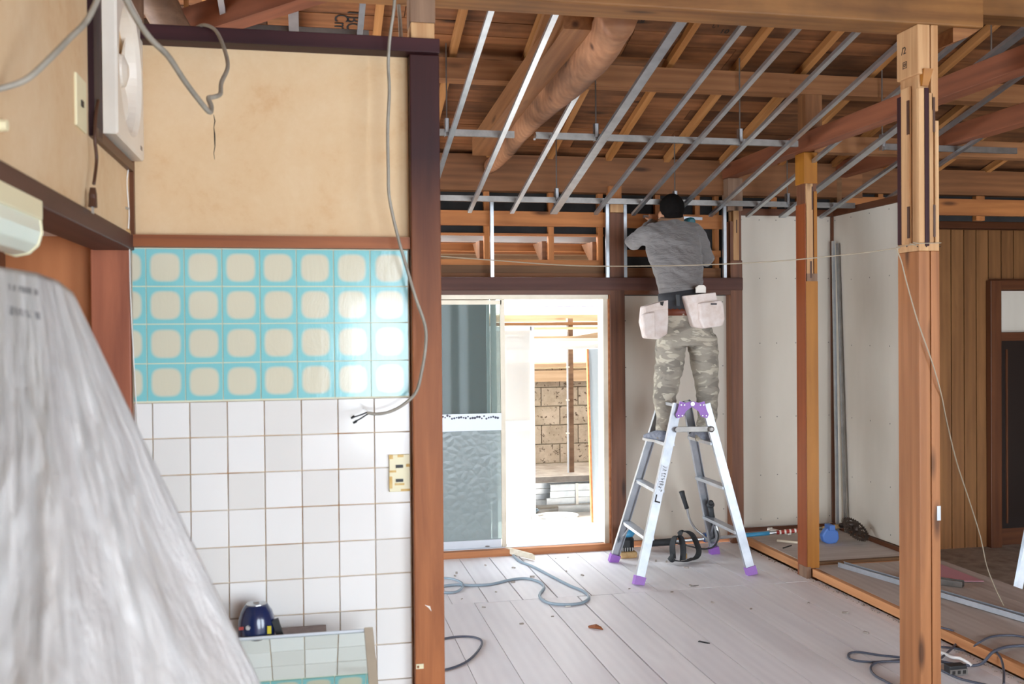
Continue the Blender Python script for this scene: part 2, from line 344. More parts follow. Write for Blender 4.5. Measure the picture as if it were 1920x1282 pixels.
def obj(name, mb, mat, parent=None, label=None, cat=None, group=None, kind=None, smooth=False, bevel=0, sub=0, origin=None):
    lo = [min(v[i] for v in mb.v) for i in range(3)]; hi = [max(v[i] for v in mb.v) for i in range(3)]
    c = Vector(((lo[0]+hi[0])/2, (lo[1]+hi[1])/2, lo[2] if parent is None else (lo[2]+hi[2])/2)) if origin is None else Vector(origin)
    me = bpy.data.meshes.new(name); me.from_pydata([v-c for v in mb.v], [], mb.f)
    bm = bmesh.new(); bm.from_mesh(me); bmesh.ops.recalc_face_normals(bm, faces=bm.faces); bm.to_mesh(me); bm.free()
    if smooth:
        for p in me.polygons: p.use_smooth = True
    me.materials.append(M[mat] if isinstance(mat, str) else mat)
    o = bpy.data.objects.new(name, me); col.objects.link(o)
    if parent: o.parent = parent; o.location = c - _wl(parent)
    else: o.location = c
    if bevel:
        b = o.modifiers.new('bevel', 'BEVEL'); b.width = bevel; b.segments = 2; b.limit_method = 'ANGLE'
    if sub:
        b = o.modifiers.new('sub', 'SUBSURF'); b.levels = sub; b.render_levels = sub
    return props(o, label, cat, group, kind)
def empty(name, loc, label=None, cat=None, group=None, kind=None):
    o = bpy.data.objects.new(name, None); col.objects.link(o); o.location = loc; o.empty_display_size = .1
    return props(o, label, cat, group, kind)
_cache = {}
def timber(name, p0, p1, w, h, mat, parent=None, up=(0, 0, 1), bevel=0, taper=0, **k):
    # local X runs along the piece; w is across (local Y), h along `up` (local Z)
    p0, p1 = Vector(p0), Vector(p1); L = (p1-p0).length; key = (round(L, 3), round(w, 4), round(h, 4), mat)
    if key not in _cache:
        b = MB().box(-L/2, L/2, -w/2, w/2, -h/2, h/2); me = bpy.data.meshes.new(name); me.from_pydata(b.v, [], b.f)
        bm = bmesh.new(); bm.from_mesh(me); bmesh.ops.recalc_face_normals(bm, faces=bm.faces); bm.to_mesh(me); bm.free()
        me.materials.append(M[mat]); _cache[key] = me
    o = bpy.data.objects.new(name, _cache[key]); col.objects.link(o)
    x = (p1-p0).normalized(); y = Vector(up).cross(x)
    if y.length < 1e-4: y = Vector((0, 1, 0)).cross(x)
    y.normalize(); z = x.cross(y); mm = Matrix((x, y, z)).transposed()
    o.rotation_euler = mm.to_euler(); c = (p0+p1)/2
    if parent: o.parent = parent; o.location = c - _wl(parent)
    else: o.location = c
    if bevel:
        b = o.modifiers.new('bevel', 'BEVEL'); b.width = bevel; b.segments = 2
    return props(o, **k)
def post(name, x0, x1, y0, y1, z0, z1, mat, parent=None, **k):
    return timber(name, ((x0+x1)/2, (y0+y1)/2, z0), ((x0+x1)/2, (y0+y1)/2, z1), x1-x0, y1-y0, mat, parent, up=(0, 1, 0), **k)
def bar(name, x0, x1, y0, y1, z0, z1, mat, parent=None, **k):     # along X
    return timber(name, (x0, (y0+y1)/2, (z0+z1)/2), (x1, (y0+y1)/2, (z0+z1)/2), y1-y0, z1-z0, mat, parent, **k)
def bary(name, x0, x1, y0, y1, z0, z1, mat, parent=None, **k):    # along Y
    return timber(name, ((x0+x1)/2, y0, (z0+z1)/2), ((x0+x1)/2, y1, (z0+z1)/2), x1-x0, z1-z0, mat, parent, **k)
def spline(pts, seg=8):
    pts = [Vector(p) for p in pts]; out = []
    for i in range(len(pts)-1):
        a, b, c, d = pts[max(i-1, 0)], pts[i], pts[i+1], pts[min(i+2, len(pts)-1)]
        for k in range(seg):
            t = k/seg; out.append(.5*((2*b)+(c-a)*t+(2*a-5*b+4*c-d)*t*t+(3*b-a-3*c+d)*t**3))
    return out + [pts[-1]]
def cable(name, pts, r, mat, parent=None, seg=8, n=8, **k):
    return obj(name, MB().tube(spline(pts, seg), r, n), mat, parent, smooth=True, **k)
def text_mesh(name, body, size, depth, mat, parent, loc, xdir, ydir):
    c = bpy.data.curves.new(name, 'FONT'); c.body = body; c.size = size; c.extrude = depth
    t = bpy.data.objects.new(name+'_tmp', c); col.objects.link(t); bpy.context.view_layer.update()
    me = bpy.data.meshes.new_from_object(t.evaluated_get(bpy.context.evaluated_depsgraph_get())); bpy.data.objects.remove(t)
    me.materials.clear(); me.materials.append(M[mat]); o = bpy.data.objects.new(name, me); col.objects.link(o)
    x = Vector(xdir).normalized(); y = Vector(ydir).normalized(); z = x.cross(y); o.rotation_euler = Matrix((x, y, z)).transposed().to_euler()
    if parent:
        o.parent = parent; q = Matrix.Identity(4)
        if parent.rotation_euler.to_matrix() != Matrix.Identity(3):
            pr = parent.rotation_euler.to_matrix(); o.location = pr.inverted() @ (Vector(loc)-_wl(parent)); o.rotation_euler = (pr.inverted() @ Matrix((x, y, z)).transposed()).to_euler()
        else: o.location = Vector(loc)-_wl(parent)
    else: o.location = loc
    return o

# ================================================================== STRUCTURE
YF, YT = 7.05, 3.3; PL = .065
# ---- floor: sub-floor slab carrying single planks
fl = obj('floor', MB().box(-3, 3.27, 3.42, 7.04, -.10, -.035), 'debris', kind='structure')
xs = [.751-.2155*k for k in range(17, 0, -1)] + [.751, .964, 1.180, 1.392, 1.606, 1.824, 2.04, 2.257, 2.485, 2.70, 2.915, 3.13, 3.22]
for i in range(len(xs)-1):
    g = .009 if i in (20, 21) else .0035
    timber('plank', ((xs[i]+xs[i+1])/2, 3.43, -.0175), ((xs[i]+xs[i+1])/2, 5.825+(i % 3)*.006, -.0175), xs[i+1]-xs[i]-g, .035, 'floor', fl)
xs = [1.049-.2165*k for k in range(18, 0, -1)] + [1.049, 1.265, 1.481, 1.697, 1.913, 2.129, 2.345, 2.561, 2.777, 2.993, 3.209]
for i in range(len(xs)-1):
    g = .009 if i in (18, 19, 20) else .0035
    timber('plank', ((xs[i]+xs[i+1])/2, 5.838, -.0175), ((xs[i]+xs[i+1])/2, 7.04, -.0175), xs[i+1]-xs[i]-g, .035, 'floor', fl)
obj('floor_kitchen', MB().box(-3, 8, -2.2, 3.42, -.12, -.02), 'dustdeck', kind='structure')
obj('floor_entry', MB().box(4.2, 8, 3.42, 8.3, -.5, -.42), 'concrete', kind='structure')

# ---- raised deck on the right
dk = obj('deck_base', MB().box(3.26, 4.16, 3.44, 7.04, -.03, .045), 'brownboard', kind='structure', )
dk.name = 'floor_raised'
bary('edge_board', 3.205, 3.24, 5.99, 7.02, .016, PL, 'deckedge', dk)
bary('edge_board', 3.205, 3.24, 3.44, 5.88, .016, PL, 'deckedge', dk)
for i, (a, b) in enumerate([(3.242, 3.50), (3.503, 3.72), (3.723, 3.95), (3.953, 4.17)]):
    bary('deck_plank', a, b, 3.44, 5.955, .05, PL-(.004 if i > 0 else 0), 'dustdeck', dk)
obj('deck_panel', MB().box(3.242, 4.035, 6.06, 7.04, .05, PL+.004), 'dustdeck', dk)
bar('groove_rail', 3.30, 4.17, 6.012, 6.05, .05, PL+.006, 'brownboard', dk)
bar('groove_rail', 3.30, 4.17, 5.962, 5.99, .05, PL-.006, 'deckedge', dk)
b = MB()
for i in range(260):
    y = random.uniform(3.5, 7.0); x = 3.19+random.uniform(-.022, .012); s = random.uniform(.002, .006)
    b.ball((x, y, s*.6), s, s*random.uniform(.6, 1.4), s*.6, 6, 4)
obj('plaster_crumbs', b, 'debris', kind='stuff', label='grey plaster crumbs along the foot of the raised deck', cat='debris')

# ---- roof: sloping boards and rafters
SL = .287
def zr(y): return 2.90+SL*(7.05-y)      # underside of rafters
rf = obj('ceiling', MB().prism([(-3.2, 7.5, zr(7.5)+.085), (-3.2, 2, zr(2)+.085), (-3.2, 2, zr(2)+.105), (-3.2, 7.5, zr(7.5)+.105)], (11.2, 0, 0)), 'felt', kind='structure')
obj('ceiling_rear', MB().prism([(-3.2, 2, zr(2)+.08), (-3.2, -2.4, zr(6.4)+.08), (-3.2, -2.4, zr(6.4)+.11), (-3.2, 2, zr(2)+.11)], (11.2, 0, 0)), 'roofboard', kind='structure')
nrm = Vector((0, SL, 1)).normalized(); nb = 0; y = 7.46
while y > 2.2:
    wd = random.choice([.135, .15, .165]); y1 = y-wd+.004; ym = (y+y1)/2
    cuts = [-3.2] + sorted(random.sample([-1.6, -.2, .55, 1.9, 2.6, 3.9, 4.6, 5.8], 3)) + [8.0]
    dz = random.uniform(0, .006)
    for a, c in zip(cuts, cuts[1:]):
        p = Vector((0, ym, zr(ym)+.058)) + nrm*dz
        timber('roof_board', (a+.002, p.y, p.z), (c-.002, p.y, p.z), (wd-.004)*1.04, .013, 'roofboard', rf, up=nrm)
    y -= wd
XR = [-2.78, -2.32, -1.87, -1.41, -.95, -.50, -.05, .405, .86, 1.31, 1.765, 2.215, 2.67, 3.12, 3.60, 4.06, 4.52, 4.98, 5.44, 5.9, 6.36, 6.82]
for x in XR: timber('rafter', (x, 7.46, zr(7.46)+.023), (x, 2.1, zr(2.1)+.023), .042, .046, 'rafter', rf, up=nrm)
for x0, x1 in ((-3.2, 3.0), (3.0, 8.0)): bar('purlin', x0, x1, 5.76, 5.88, 3.117, 3.24, 'purlin', rf)
for x0, x1 in ((-3.2, 1.75), (1.75, 8.0)): bar('purlin', x0, x1, 4.64, 4.74, 3.46, 3.575, 'purlin', rf)
q = post('roof_strut', 3.113, 3.228, 5.77, 5.87, 2.87, 3.118, 'purlin', rf)
timber('brace_board', (1.30, 4.55, 3.50), (1.245, 5.75, 3.0), .09, .03, 'purlin', rf, up=nrm)
# inked marks on the roof boards
def onroof(px, py):
    d = F2*F + R3*(px-960) - U3*(py-641); k = 2.90+.0505+SL*7.05-H; t = k/(d.z+SL*d.y); return Vector((0, 0, H))+d*t
for s_, px, py, sz in (('TBC', 652, 17, .11), ('Cm', 628, 26, .11), ('い', 1332, 52, .05), ('10', 1347, 62, .06)):
    p = onroof(px, py)
    if s_ in ('TBC', 'Cm'): text_mesh('stencilled_mark', s_, sz, .0005, 'ink', rf, p, (0, 1, -SL), (1, 0, 0))
    else: text_mesh('stencilled_mark', s_, sz, .0005, 'ink', rf, p, (1, 0, 0), (0, -1, SL))
p = onroof(1188, 42); text_mesh('stencilled_mark', 'CB', .05, .0005, 'ink', rf, p, (1, 0, 0), (0, -1, SL))

# ---- far wall: felt with timber framing
wb = obj('wall_back', MB().box(-3, 4.19, 7.185, 7.2, 2.351, 3.0), 'felt', kind='structure')
MBx = MB().box(4.19, 8, 7.185, 7.2, 2.50, 3.0); obj('wall_back_upper_right', MBx, 'felt', kind='structure').name = 'wall_upper'
obj('wall_back_felt', MB().box(2.2, 4.06, 7.185, 7.2, -.1, 2.351), 'felt', kind='structure').name = 'wall_back_lower'
obj('wall_back_left', MB().box(-3, .32, 7.07, 7.2, -.1, 2.351), 'brownboard', kind='structure').name = 'wall_back_left'
bar('girt', .0, 4.3, 7.07, 7.18, 2.655, 2.918, 'girt', wb)
bar('girt', 4.3, 8, 7.09, 7.18, 2.70, 2.90, 'girt', wb)
bar('wall_rail', .2, 2.19, 7.075, 7.12, 2.402, 2.508, 'rail', wb)
bar('wall_rail', 2.31, 3.15, 7.075, 7.12, 2.398, 2.503, 'rail', wb)
bar('wall_rail', 4.16, 8, 7.075, 7.12, 2.535, 2.665, 'rail', wb)
bar('wall_rail', .2, 2.19, 7.13, 7.18, 2.335, 2.351, 'rail', wb)
bar('wall_rail', .2, 2.15, 7.12, 7.17, 2.115, 2.156, 'rail', wb)
bar('wall_rail', .2, 2.19, 7.125, 7.17, 2.055, 2.115, 'brownboard', wb)
bar('wall_rail', .2, 2.19, 7.10, 7.17, 2.02, 2.056, 'girt', wb)
bar('wall_rail', 2.31, 3.12, 7.11, 7.17, 2.185, 2.235, 'rail', wb)
bar('wall_rail', 2.31, 3.12, 7.11, 7.17, 2.02, 2.10, 'girt', wb)
for x0, x1, z0 in ((1.278, 1.318, 2.056), (1.763, 1.804, 2.056), (2.145, 2.185, 2.056), (2.60, 2.64, 2.45), (2.92, 2.96, 2.45), (3.08, 3.115, 2.02), (.60, .64, 2.056), (3.55, 3.60, 2.56), (4.10, 4.15, 2.5), (4.475, 4.52, 2.5), (5.36, 5.44, 2.5), (3.78, 3.83, 2.56), (6.3, 6.36, 2.5)):
    post('stud', x0, x1, 7.13, 7.178, z0, 2.70 if x1 < 4.2 else 2.9, 'rail', wb)
# lean-to eave seen through the open framing
le = obj('wall_eave_opening', MB().box(.2, 3.2, 8.02, 8.05, 1.95, 2.48), 'felt', kind='structure')
obj('light_strip', MB().box(.2, 3.2, 7.48, 7.50, 2.318, 2.375), 'whitewall', le)
bar('eave_board', .2, 3.2, 7.50, 7.56, 2.25, 2.312, 'rail', le)
bar('eave_board', .2, 3.2, 7.60, 7.75, 2.235, 2.26, 'brownboard', le)
bar('eave_board', .2, 3.2, 7.80, 7.95, 2.215, 2.24, 'brownboard', le)
for x in (1.285, 1.76, 2.15, .8):
    b = MB().prism([(x, 7.18, 2.10), (x, 7.18, 2.30), (x, 7.48, 2.30)], (-.035, 0, 0)); obj('eave_bracket', b, 'girt', le)
# plasterboards
gy = obj('wall_board_near_door', MB().box(2.312, 3.15, 7.085, 7.097, .045, 1.888), 'gyps', kind='structure')
gz = obj('wall_closet_back', MB().box(3.246, 4.05, 7.07, 7.082, .105, 2.502), 'gyps', kind='structure')
gr = obj('wall_closet_side', MB().box(4.04, 4.052, 5.93, 7.069, .105, 2.502), 'gyps', kind='structure')
obj('wall_closet_outer', MB().box(4.053, 4.12, 5.93, 7.069, .0, 2.50).box(4.08, 4.12, 7.069, 7.18, -.5, 3.0).box(4.08, 4.12, 7.2, 8.12, -.5, 3.2), 'brownboard', kind='structure')
def screws(parent, pts, nrm_):
    b = MB()
    for p in pts: b.lathe(Vector(p), [(.0045, 0), (.0045, .0015)], 6, nrm_)
    obj('screw_heads', b, 'screw', parent, kind='stuff')
screws(gy, [(2.34, 7.084, z) for z in (.25, .62, .98, 1.35, 1.7)] + [(2.70, 7.084, z) for z in (.25, .62, .98, 1.84)] + [(3.12, 7.084, z) for z in (.25, .62, .98, 1.35, 1.84)], (0, -1, 0))
screws(gz, [(x, 7.069, z) for x in (3.27, 3.42, 3.56, 3.72, 3.88, 4.0) for z in (2.47, 2.02, 1.52, .95, .5, .16)], (0, -1, 0))
screws(gr, [(4.039, y_, z) for y_ in (6.05, 6.3, 6.55, 6.8, 7.03) for z in (2.47, 2.0, 1.5, .95, .5, .16)], (-1, 0, 0))
post('corner_strip', 4.018, 4.038, 7.05, 7.068, .105, 2.50, 'doorframe', gz)
bar('baseboard_back', 3.25, 4.04, 7.05, 7.069, PL+.004, .103, 'doorframe', kind='structure')
bary('baseboard_side', 4.02, 4.039, 5.95, 7.05, PL+.004, .10, 'doorframe', kind='structure')
bar('trim_1', 3.246, 4.03, 7.04, 7.1, 2.503, 2.552, 'doorframe', kind='structure')
bary('trim_2', 4.03, 4.06, 5.93, 7.1, 2.503, 2.552, 'doorframe', kind='structure')
bar('trim_3', 3.246, 3.0, 7.06, 7.08, 0, .01, 'doorframe') if False else None
bar('baseboard_door_side', 2.312, 3.15, 7.06, 7.084, 0, .044, 'sill', kind='structure')

# ---- panelled wall beyond, with door
wr = obj('wall_panelled', MB().box(4.0, 8, 8.12, 8.2, -.5, 2.54), 'doorframe', kind='structure')
g = [5.827-.131*k for k in range(13, 0, -1)] + [5.827, 5.961, 6.089, 6.218, 6.354, 6.485, 6.62, 6.75, 6.88, 7.0]
for a, b in zip(g, g[1:]):
    zb = 2.08 if a > 6.1 else -.42
    post('panel_board', a+.005, b-.005, 8.104, 8.119, zb, 2.53, 'panel', wr)
bar('trim_4', 4.0, 8, 8.08, 8.13, 2.542, 2.605, 'doorframe', kind='structure')
obj('wall_entry_upper', MB().box(4.0, 8, 8.21, 8.25, 2.4, 3.1), 'felt', kind='structure')
obj('ceiling_entry', MB().box(4.19, 8, 7.19, 8.3, 2.95, 2.98), 'felt', kind='structure')
dr = empty('door_2', (6.6, 8.09, -.25), kind='structure')
post('door_frame', 6.187, 6.30, 8.03, 8.10, -.42, 2.06, 'doorframe', dr, bevel=.004)
bar('door_frame', 6.30, 7.2, 8.04, 8.10, 1.975, 2.06, 'doorframe', dr)
bar('door_frame', 6.30, 7.2, 8.04, 8.10, 1.50, 1.575, 'doorframe', dr)
obj('transom_pane', MB().box(6.33, 7.2, 8.085, 8.095, 1.58, 1.965), 'gyps', dr)
obj('door_leaf', MB().box(6.30, 7.2, 8.06, 8.09, -.25, 1.50), 'darkdoor', dr)
post('door_stile', 6.36, 6.375, 8.045, 8.06, -.2, 1.42, 'doorframe', dr)

# ---- enclosing walls out of view, and the daylight opening behind the camera
obj('wall_right', MB().box(7.9, 8, -2.2, 8.2, -.4, 4.6), 'brownboard', kind='structure')
obj('wall_gable_left', MB().box(-3.1, -3, -2.2, 4.1, -.2, 4.6).box(-3.1, -3, 6.7, 7.3, -.2, 4.6).box(-3.1, -3, 4.1, 6.7, -.2, .25).box(-3.1, -3, 4.1, 6.7, 2.15, 4.6), 'brownboard', kind='structure')  # window gap in this unseen wall is added to let in more light
b = MB().box(-3, .36, -2.1, -2, -.1, 3.1).box(.36, .8, -2.1, -2, -.1, .7).box(.36, .8, -2.1, -2, 1.92, 3.1).box(6.0, 8, -2.1, -2, -.1, 3.1).box(.8, 6.0, -2.1, -2, 2.5, 3.1).box(2.33, 2.46, -2.1, -2, -.1, 2.5).box(2.62, 3.2, -2.1, -2, -.1, 2.5)
obj('wall_rear', b, 'plaster', kind='structure')
for i, x in enumerate((.8, 1.5, 3.25, 4.6, 5.95)): post('window_mullion', x, x+.05, -2.08, -2.02, -.02, 2.5, 'sashgrey', kind='structure').name = 'window_%d' % (i+1)

# ---- tiled kitchen wall
wt = obj('wall_tiled', MB().box(-.545, .337, 3.312, 3.37, -.02, 1.94), 'grout', kind='structure')
bc = [-.541, -.499, -.383, -.267, -.149, -.033, .087, .206, .332]; br = [1.416, 1.5365, 1.662, 1.782, 1.903]
obj('film_grout', MB().box(-.543, .334, 3.304, 3.3115, 1.412, 1.905), 'groutblue', wt)
for j in range(4):
    for i in range(8):
        a, c = bc[i], bc[i+1]; oc = (c-.059) if i == 0 else (a+c)/2
        obj('turquoise_tile', MB().box(a+.0018, c-.0018, 3.300, 3.304, br[j]+.0018, br[j+1]-.0018), 'bluetile', wt, origin=(oc, 3.302, (br[j]+br[j+1])/2))
wc = [-.541, -.485, -.372, -.256, -.14, -.022, .096, .215, .334]; wr_ = [1.412, 1.297, 1.179, 1.06, .94, .824, .707, .588, .469, .35, .231, .112, -.01]
tm = {}
for j in range(12):
    for i in range(8):
        a, c, z1, z0 = wc[i], wc[i+1], wr_[j], wr_[j+1]
        if j > 8 and i < 7: continue
        k_ = (round(c-a, 3), round(z1-z0, 3))
        if k_ not in tm:
            o = obj('white_tile', MB().box(-(c-a)/2+.0016, (c-a)/2-.0016, -.005, .005, -(z1-z0)/2+.0016, (z1-z0)/2-.0016), 'tile', origin=(0, 0, 0)); tm[k_] = o.data
            bm = bmesh.new(); bm.from_mesh(o.data); bmesh.ops.bevel(bm, geom=bm.edges[:], offset=.0015, segments=1, affect='EDGES'); bm.to_mesh(o.data); bm.free()
        else:
            o = bpy.data.objects.new('white_tile', tm[k_]); col.objects.link(o)
        o.parent = wt; o.location = Vector(((a+c)/2, 3.3075+random.uniform(-.0006, .0006), (z0+z1)/2)) - wt.location
        o.rotation_euler = (random.uniform(-.004, .004), 0, random.uniform(-.004, .004))
wp = obj('wall_plaster_upper', MB().box(-.545, .338, 3.31, 3.37, 1.94, 2.55), 'plaster', kind='structure')
b = MB(); pts = [P(402, 215+i*12, Y=3.3095) for i in range(8)]
pts = [p+Vector((random.uniform(-.003, .003), 0, 0)) for p in pts]; b.tube(pts, [.0008, .0015, .001, .002, .002, .0012, .001, .0005], 5); obj('plaster_crack', b, 'ink', wp)
bar('trim_5', -.545, .338, 3.275, 3.312, 1.906, 1.944, 'trimwood', kind='structure')
bar('cap_beam', -.53, .437, 3.235, 3.37, 2.547, 2.594, 'darkstain', bevel=.003, label='dark purple-brown cap beam along the top of the plaster wall above the tiles', cat='beam')
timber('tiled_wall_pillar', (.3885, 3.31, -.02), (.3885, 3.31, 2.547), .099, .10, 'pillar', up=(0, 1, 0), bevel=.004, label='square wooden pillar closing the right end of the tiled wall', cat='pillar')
st = empty('pillar_stub', (.385, 3.32, 2.594), 'short weathered stub of post standing on the dark cap beam', 'post')
post('raw_tenon', .345, .425, 3.27, 3.37, 2.594, 2.655, 'cutwood', st, bevel=.004); M['rustycut'] = M['ply']
post('stub_shaft', .343, .428, 3.27, 3.37, 2.655, 2.95, 'greywood', st, bevel=.004)

# ---- left wall with lintel and alcove
obj('wall_left', MB().box(-.63, -.543, -2, 3.312, 1.944, 3.1), 'plaster', kind='structure')
obj('wall_left_rear', MB().box(-.63, -.543, -2, .6, -.02, 1.944), 'plaster', kind='structure')
bary('lintel', -.655, -.532, .6, 3.30, 1.895, 1.944, 'lintel', label='dark brown wooden lintel under the left plaster wall above the alcove', cat='lintel', bevel=.003)
post('corner_batten', -.560, -.530, 3.285, 3.31, 1.944, 2.30, 'doorframe', label='thin dark batten in the corner below the exhaust fan', cat='batten')
post('alcove_post', -.662, -.545, 3.29, 3.40, -.02, 1.905, 'knotty', label='knotty red-brown post left of the turquoise tiles', cat='post', bevel=.004)
post('alcove_post', -1.08, -.93, 3.31, 3.40, -.02, 1.93, 'redpost', label='dark brown post end at the left edge of the alcove', cat='post')
post('wall_alcove_back', -1.6, -.66, 3.375, 3.41, -.02, 1.96, 'alcoveboard', kind='structure')
obj('wall_alcove_side', MB().box(-1.65, -1.6, 0, 3.41, -.02, 1.99), 'plaster_w', kind='structure')
obj('ceiling_alcove', MB().box(-1.65, -.655, .5, 3.41, 1.945, 1.965), 'plaster_w', kind='structure')
# fan opening casing
fc = empty('window_6', (-.54, 2.95, 2.14), kind='structure')
post('casing', -.545, -.528, 2.70, 2.80, 2.14, 3.0, 'darkstain', fc)
bary('casing', -.545, -.528, 2.70, 3.275, 2.14, 2.168, 'doorframe', fc)

# ---- big beam and posts
bar('roof_beam', -2.9, 2.93, 3.84, 4.01, 2.946, 3.20, 'bigbeam', bevel=.008, label='broad rough-sawn crossbeam running over the whole room at the top', cat='beam')
bar('roof_beam', 2.93, 8, 3.86, 3.99, 3.01, 3.17, 'bigbeam', bevel=.006, label='narrower crossbeam continuing right beyond the near post', cat='beam')
b = MB().prism([(2.79, 3.86, 2.945), (2.79, 3.86, 2.88), (2.86, 3.86, 2.905), (2.925, 3.86, 2.945)], (0, .13, 0)); 
obj('corbel', b, 'purlin', label='small curved corbel under the big crossbeam right of the near post', cat='corbel')

# ================================================================== POSTS, BEAMS
def groove(b, px0, px1, py0, py1, Y, dx=.004):   # mortise slot drawn as a recessed-looking dark inset box, proud by a hair
    a, c = P(px0, py1, Y=Y), P(px1, py0, Y=Y); return b.box(a.x, c.x, Y-.002, Y+.01, a.z, c.z)
# near post (Y 4.04..4.21, X 2.73..2.83)
np_ = empty('near_post', (2.656, 3.92, -.02), 'big raw-topped post carrying the crossbeam, nearest the camera on the right', 'post')
X0, X1, Ya, Yb = 2.606, 2.706, 3.84, 4.0
zc = P(1730, 470, Y=3.85).z
post('post_shaft', X0, X0+.053, Ya, Yb, -.02, zc, 'orangepost', np_, bevel=.004)
post('post_shaft', X0+.057, X1, Ya, Yb, -.02, zc, 'orangepost', np_, bevel=.004)
post('raw_band', X0+.002, X1-.002, Ya+.002, Yb-.002, zc, zc+.035, 'cutwood', np_)
# upper part: raw strips with mortises and a dark strip left in the middle
zt = P(1730, 165, Y=3.85).z
post('raw_core', X0+.014, X1-.012, Ya+.022, Yb-.004, zc+.035, 2.946, 'cutwood', np_, bevel=.003)
post('raw_strip', X0+.002, X0+.030, Ya+.002, Ya+.02, zc+.035, zt, 'cutwood', np_, bevel=.003)
post('raw_strip', X0+.053, X0+.073, Ya+.002, Ya+.022, zc+.035, zt-.02, 'cutwood', np_, bevel=.003)
post('raw_strip', X0+.081, X1, Ya+.002, Ya+.03, zc+.035, zt-.14, 'cutwood', np_, bevel=.003)
post('dark_strip', X0+.029, X0+.050, Ya-.002, Ya+.022, zc+.02, zt, 'darkstain', np_, bevel=.003, label='dark stained strip')
post('raw_strip', X0-.001, X0+.012, Yb-.09, Yb-.03, zc+.035, zt+.02, 'cutwood', np_, bevel=.003)
post('dark_strip', X0-.001, X0+.012, Yb-.028, Yb, zc+.035, zt-.01, 'darkstain', np_, bevel=.003)
post('top_block', X0-.002, X0+.058, Ya+.002, Yb-.002, zt+.06, 2.946, 'cutwood', np_, bevel=.004)
post('top_block', X0+.063, X1-.002, Ya+.002, Yb-.002, zt-.10, 2.946, 'cutwood', np_, bevel=.004)
b = MB().prism([(X0+.025, Ya+.01, zt+.01), (X0+.055, Ya+.01, zt+.01), (X0+.065, Ya-.012, zt+.08), (X0+.02, Ya-.012, zt+.08)], (0, .03, 0)); obj('torn_block', b, 'ply', np_)
for z0, z1 in ((zt-.19, zt-.04), (zc+.06, zc+.20)):
    obj('mortise_slot', MB().box(X0+.070, X0+.080, Ya-.001, Ya+.004, z0, z1), 'brown', np_); obj('mortise_slot', MB().box(X0-.002, X0+.004, Ya+.07, Ya+.085, z0, z1), 'brown', np_)
st_ = MB().box(X0+.08, X0+.098, Ya-.003, Ya+.002, P(1765, 975, Y=3.84).z, P(1765, 948, Y=3.84).z); obj('strike_plate', st_, 'silver', np_)
p = P(1690, 104, X=X0-.003); text_mesh('inked_mark', '/2', .045, .0004, 'ink', np_, p, (0, -1, 0), (0, 0, 1))
p = P(1692, 130, X=X0-.003); text_mesh('inked_mark', '回', .035, .0004, 'ink', np_, p, (0, -1, 0), (0, 0, 1))
b = MB()
for px in (1700, 1720, 1737, 1762):
    q = P(px, 462, Y=Ya+.001); b.lathe(q, [(.003, 0), (.003, .002)], 6, (0, -1, 0))
obj('nail_holes', b, 'ink', np_, kind='stuff')
wv = empty('wire_tie', (2.656, 3.92, zc+.03), 'twisted wire tied round the near post at the end of the taut line', 'wire')
b = MB().tube([(X0-.004, Ya-.004, zc+.03), (X1+.004, Ya-.004, zc+.034), (X1+.004, Yb+.004, zc+.034), (X0-.004, Yb+.004, zc+.028), (X0-.004, Ya-.004, zc+.03)], .0018, 5)
obj('wire_loop', b, 'wire', wv)
b = MB().tube([(X0-.004, Ya-.004, zc+.03), (X0-.03, Ya+.0, zc+.035), (X0-.02, Ya-.01, zc+.02), (X0-.045, Ya, zc+.03)], .0022, 5); obj('wire_twist', b, 'wire', wv)

# middle post (Y 5.9..6.03, X 3.165..3.26)
mp_ = empty('middle_post', (3.21, 5.95, -.02), 'square two-toned post standing on the edge of the raised deck', 'post')
A0, A1, B0, B1 = 3.172, 3.262, 5.895, 6.015
zm = P(1530, 527, Y=B0).z; zu = P(1530, 344, Y=B0).z; zq = 2.775
b = post('front_facing', A0+.004, A1, B0, B0+.012, PL+.001, zm, 'ply', mp_, label='amber veneer face')
post('side_facing', A0, A0+.006, B0, B1, -.02, zu-.13, 'plyred', mp_, label='reddish veneer face')
post('post_core', A0+.006, A1-.001, B0+.012, B1, -.02, zu, 'redpost', mp_)
post('raw_front', A0+.012, A0+.058, B0+.002, B0+.03, zm, zu, 'cutwood', mp_, bevel=.002)
post('raw_front', A0+.067, A1, B0+.004, B0+.03, zm, zu-.05, 'ply', mp_, bevel=.002)
post('raw_front', A0+.012, A1-.002, B0+.001, B0+.012, zm, zm+.05, 'greywood', mp_)
obj('mortise_slot', MB().box(A0+.036, A0+.048, B0-.001, B0+.004, zm+.02, zm+.13), 'brown', mp_); obj('mortise_slot', MB().box(A0+.05, A0+.058, B0-.001, B0+.004, zu-.17, zu-.02), 'brown', mp_)
post('top_block', A0-.004, A1, B0-.002, B1, zu, zq, 'ply', mp_, bevel=.003)
post('foot_block', A0-.002, A0+.03, B0-.002, B0+.10, 0, .075, 'greywood', mp_)

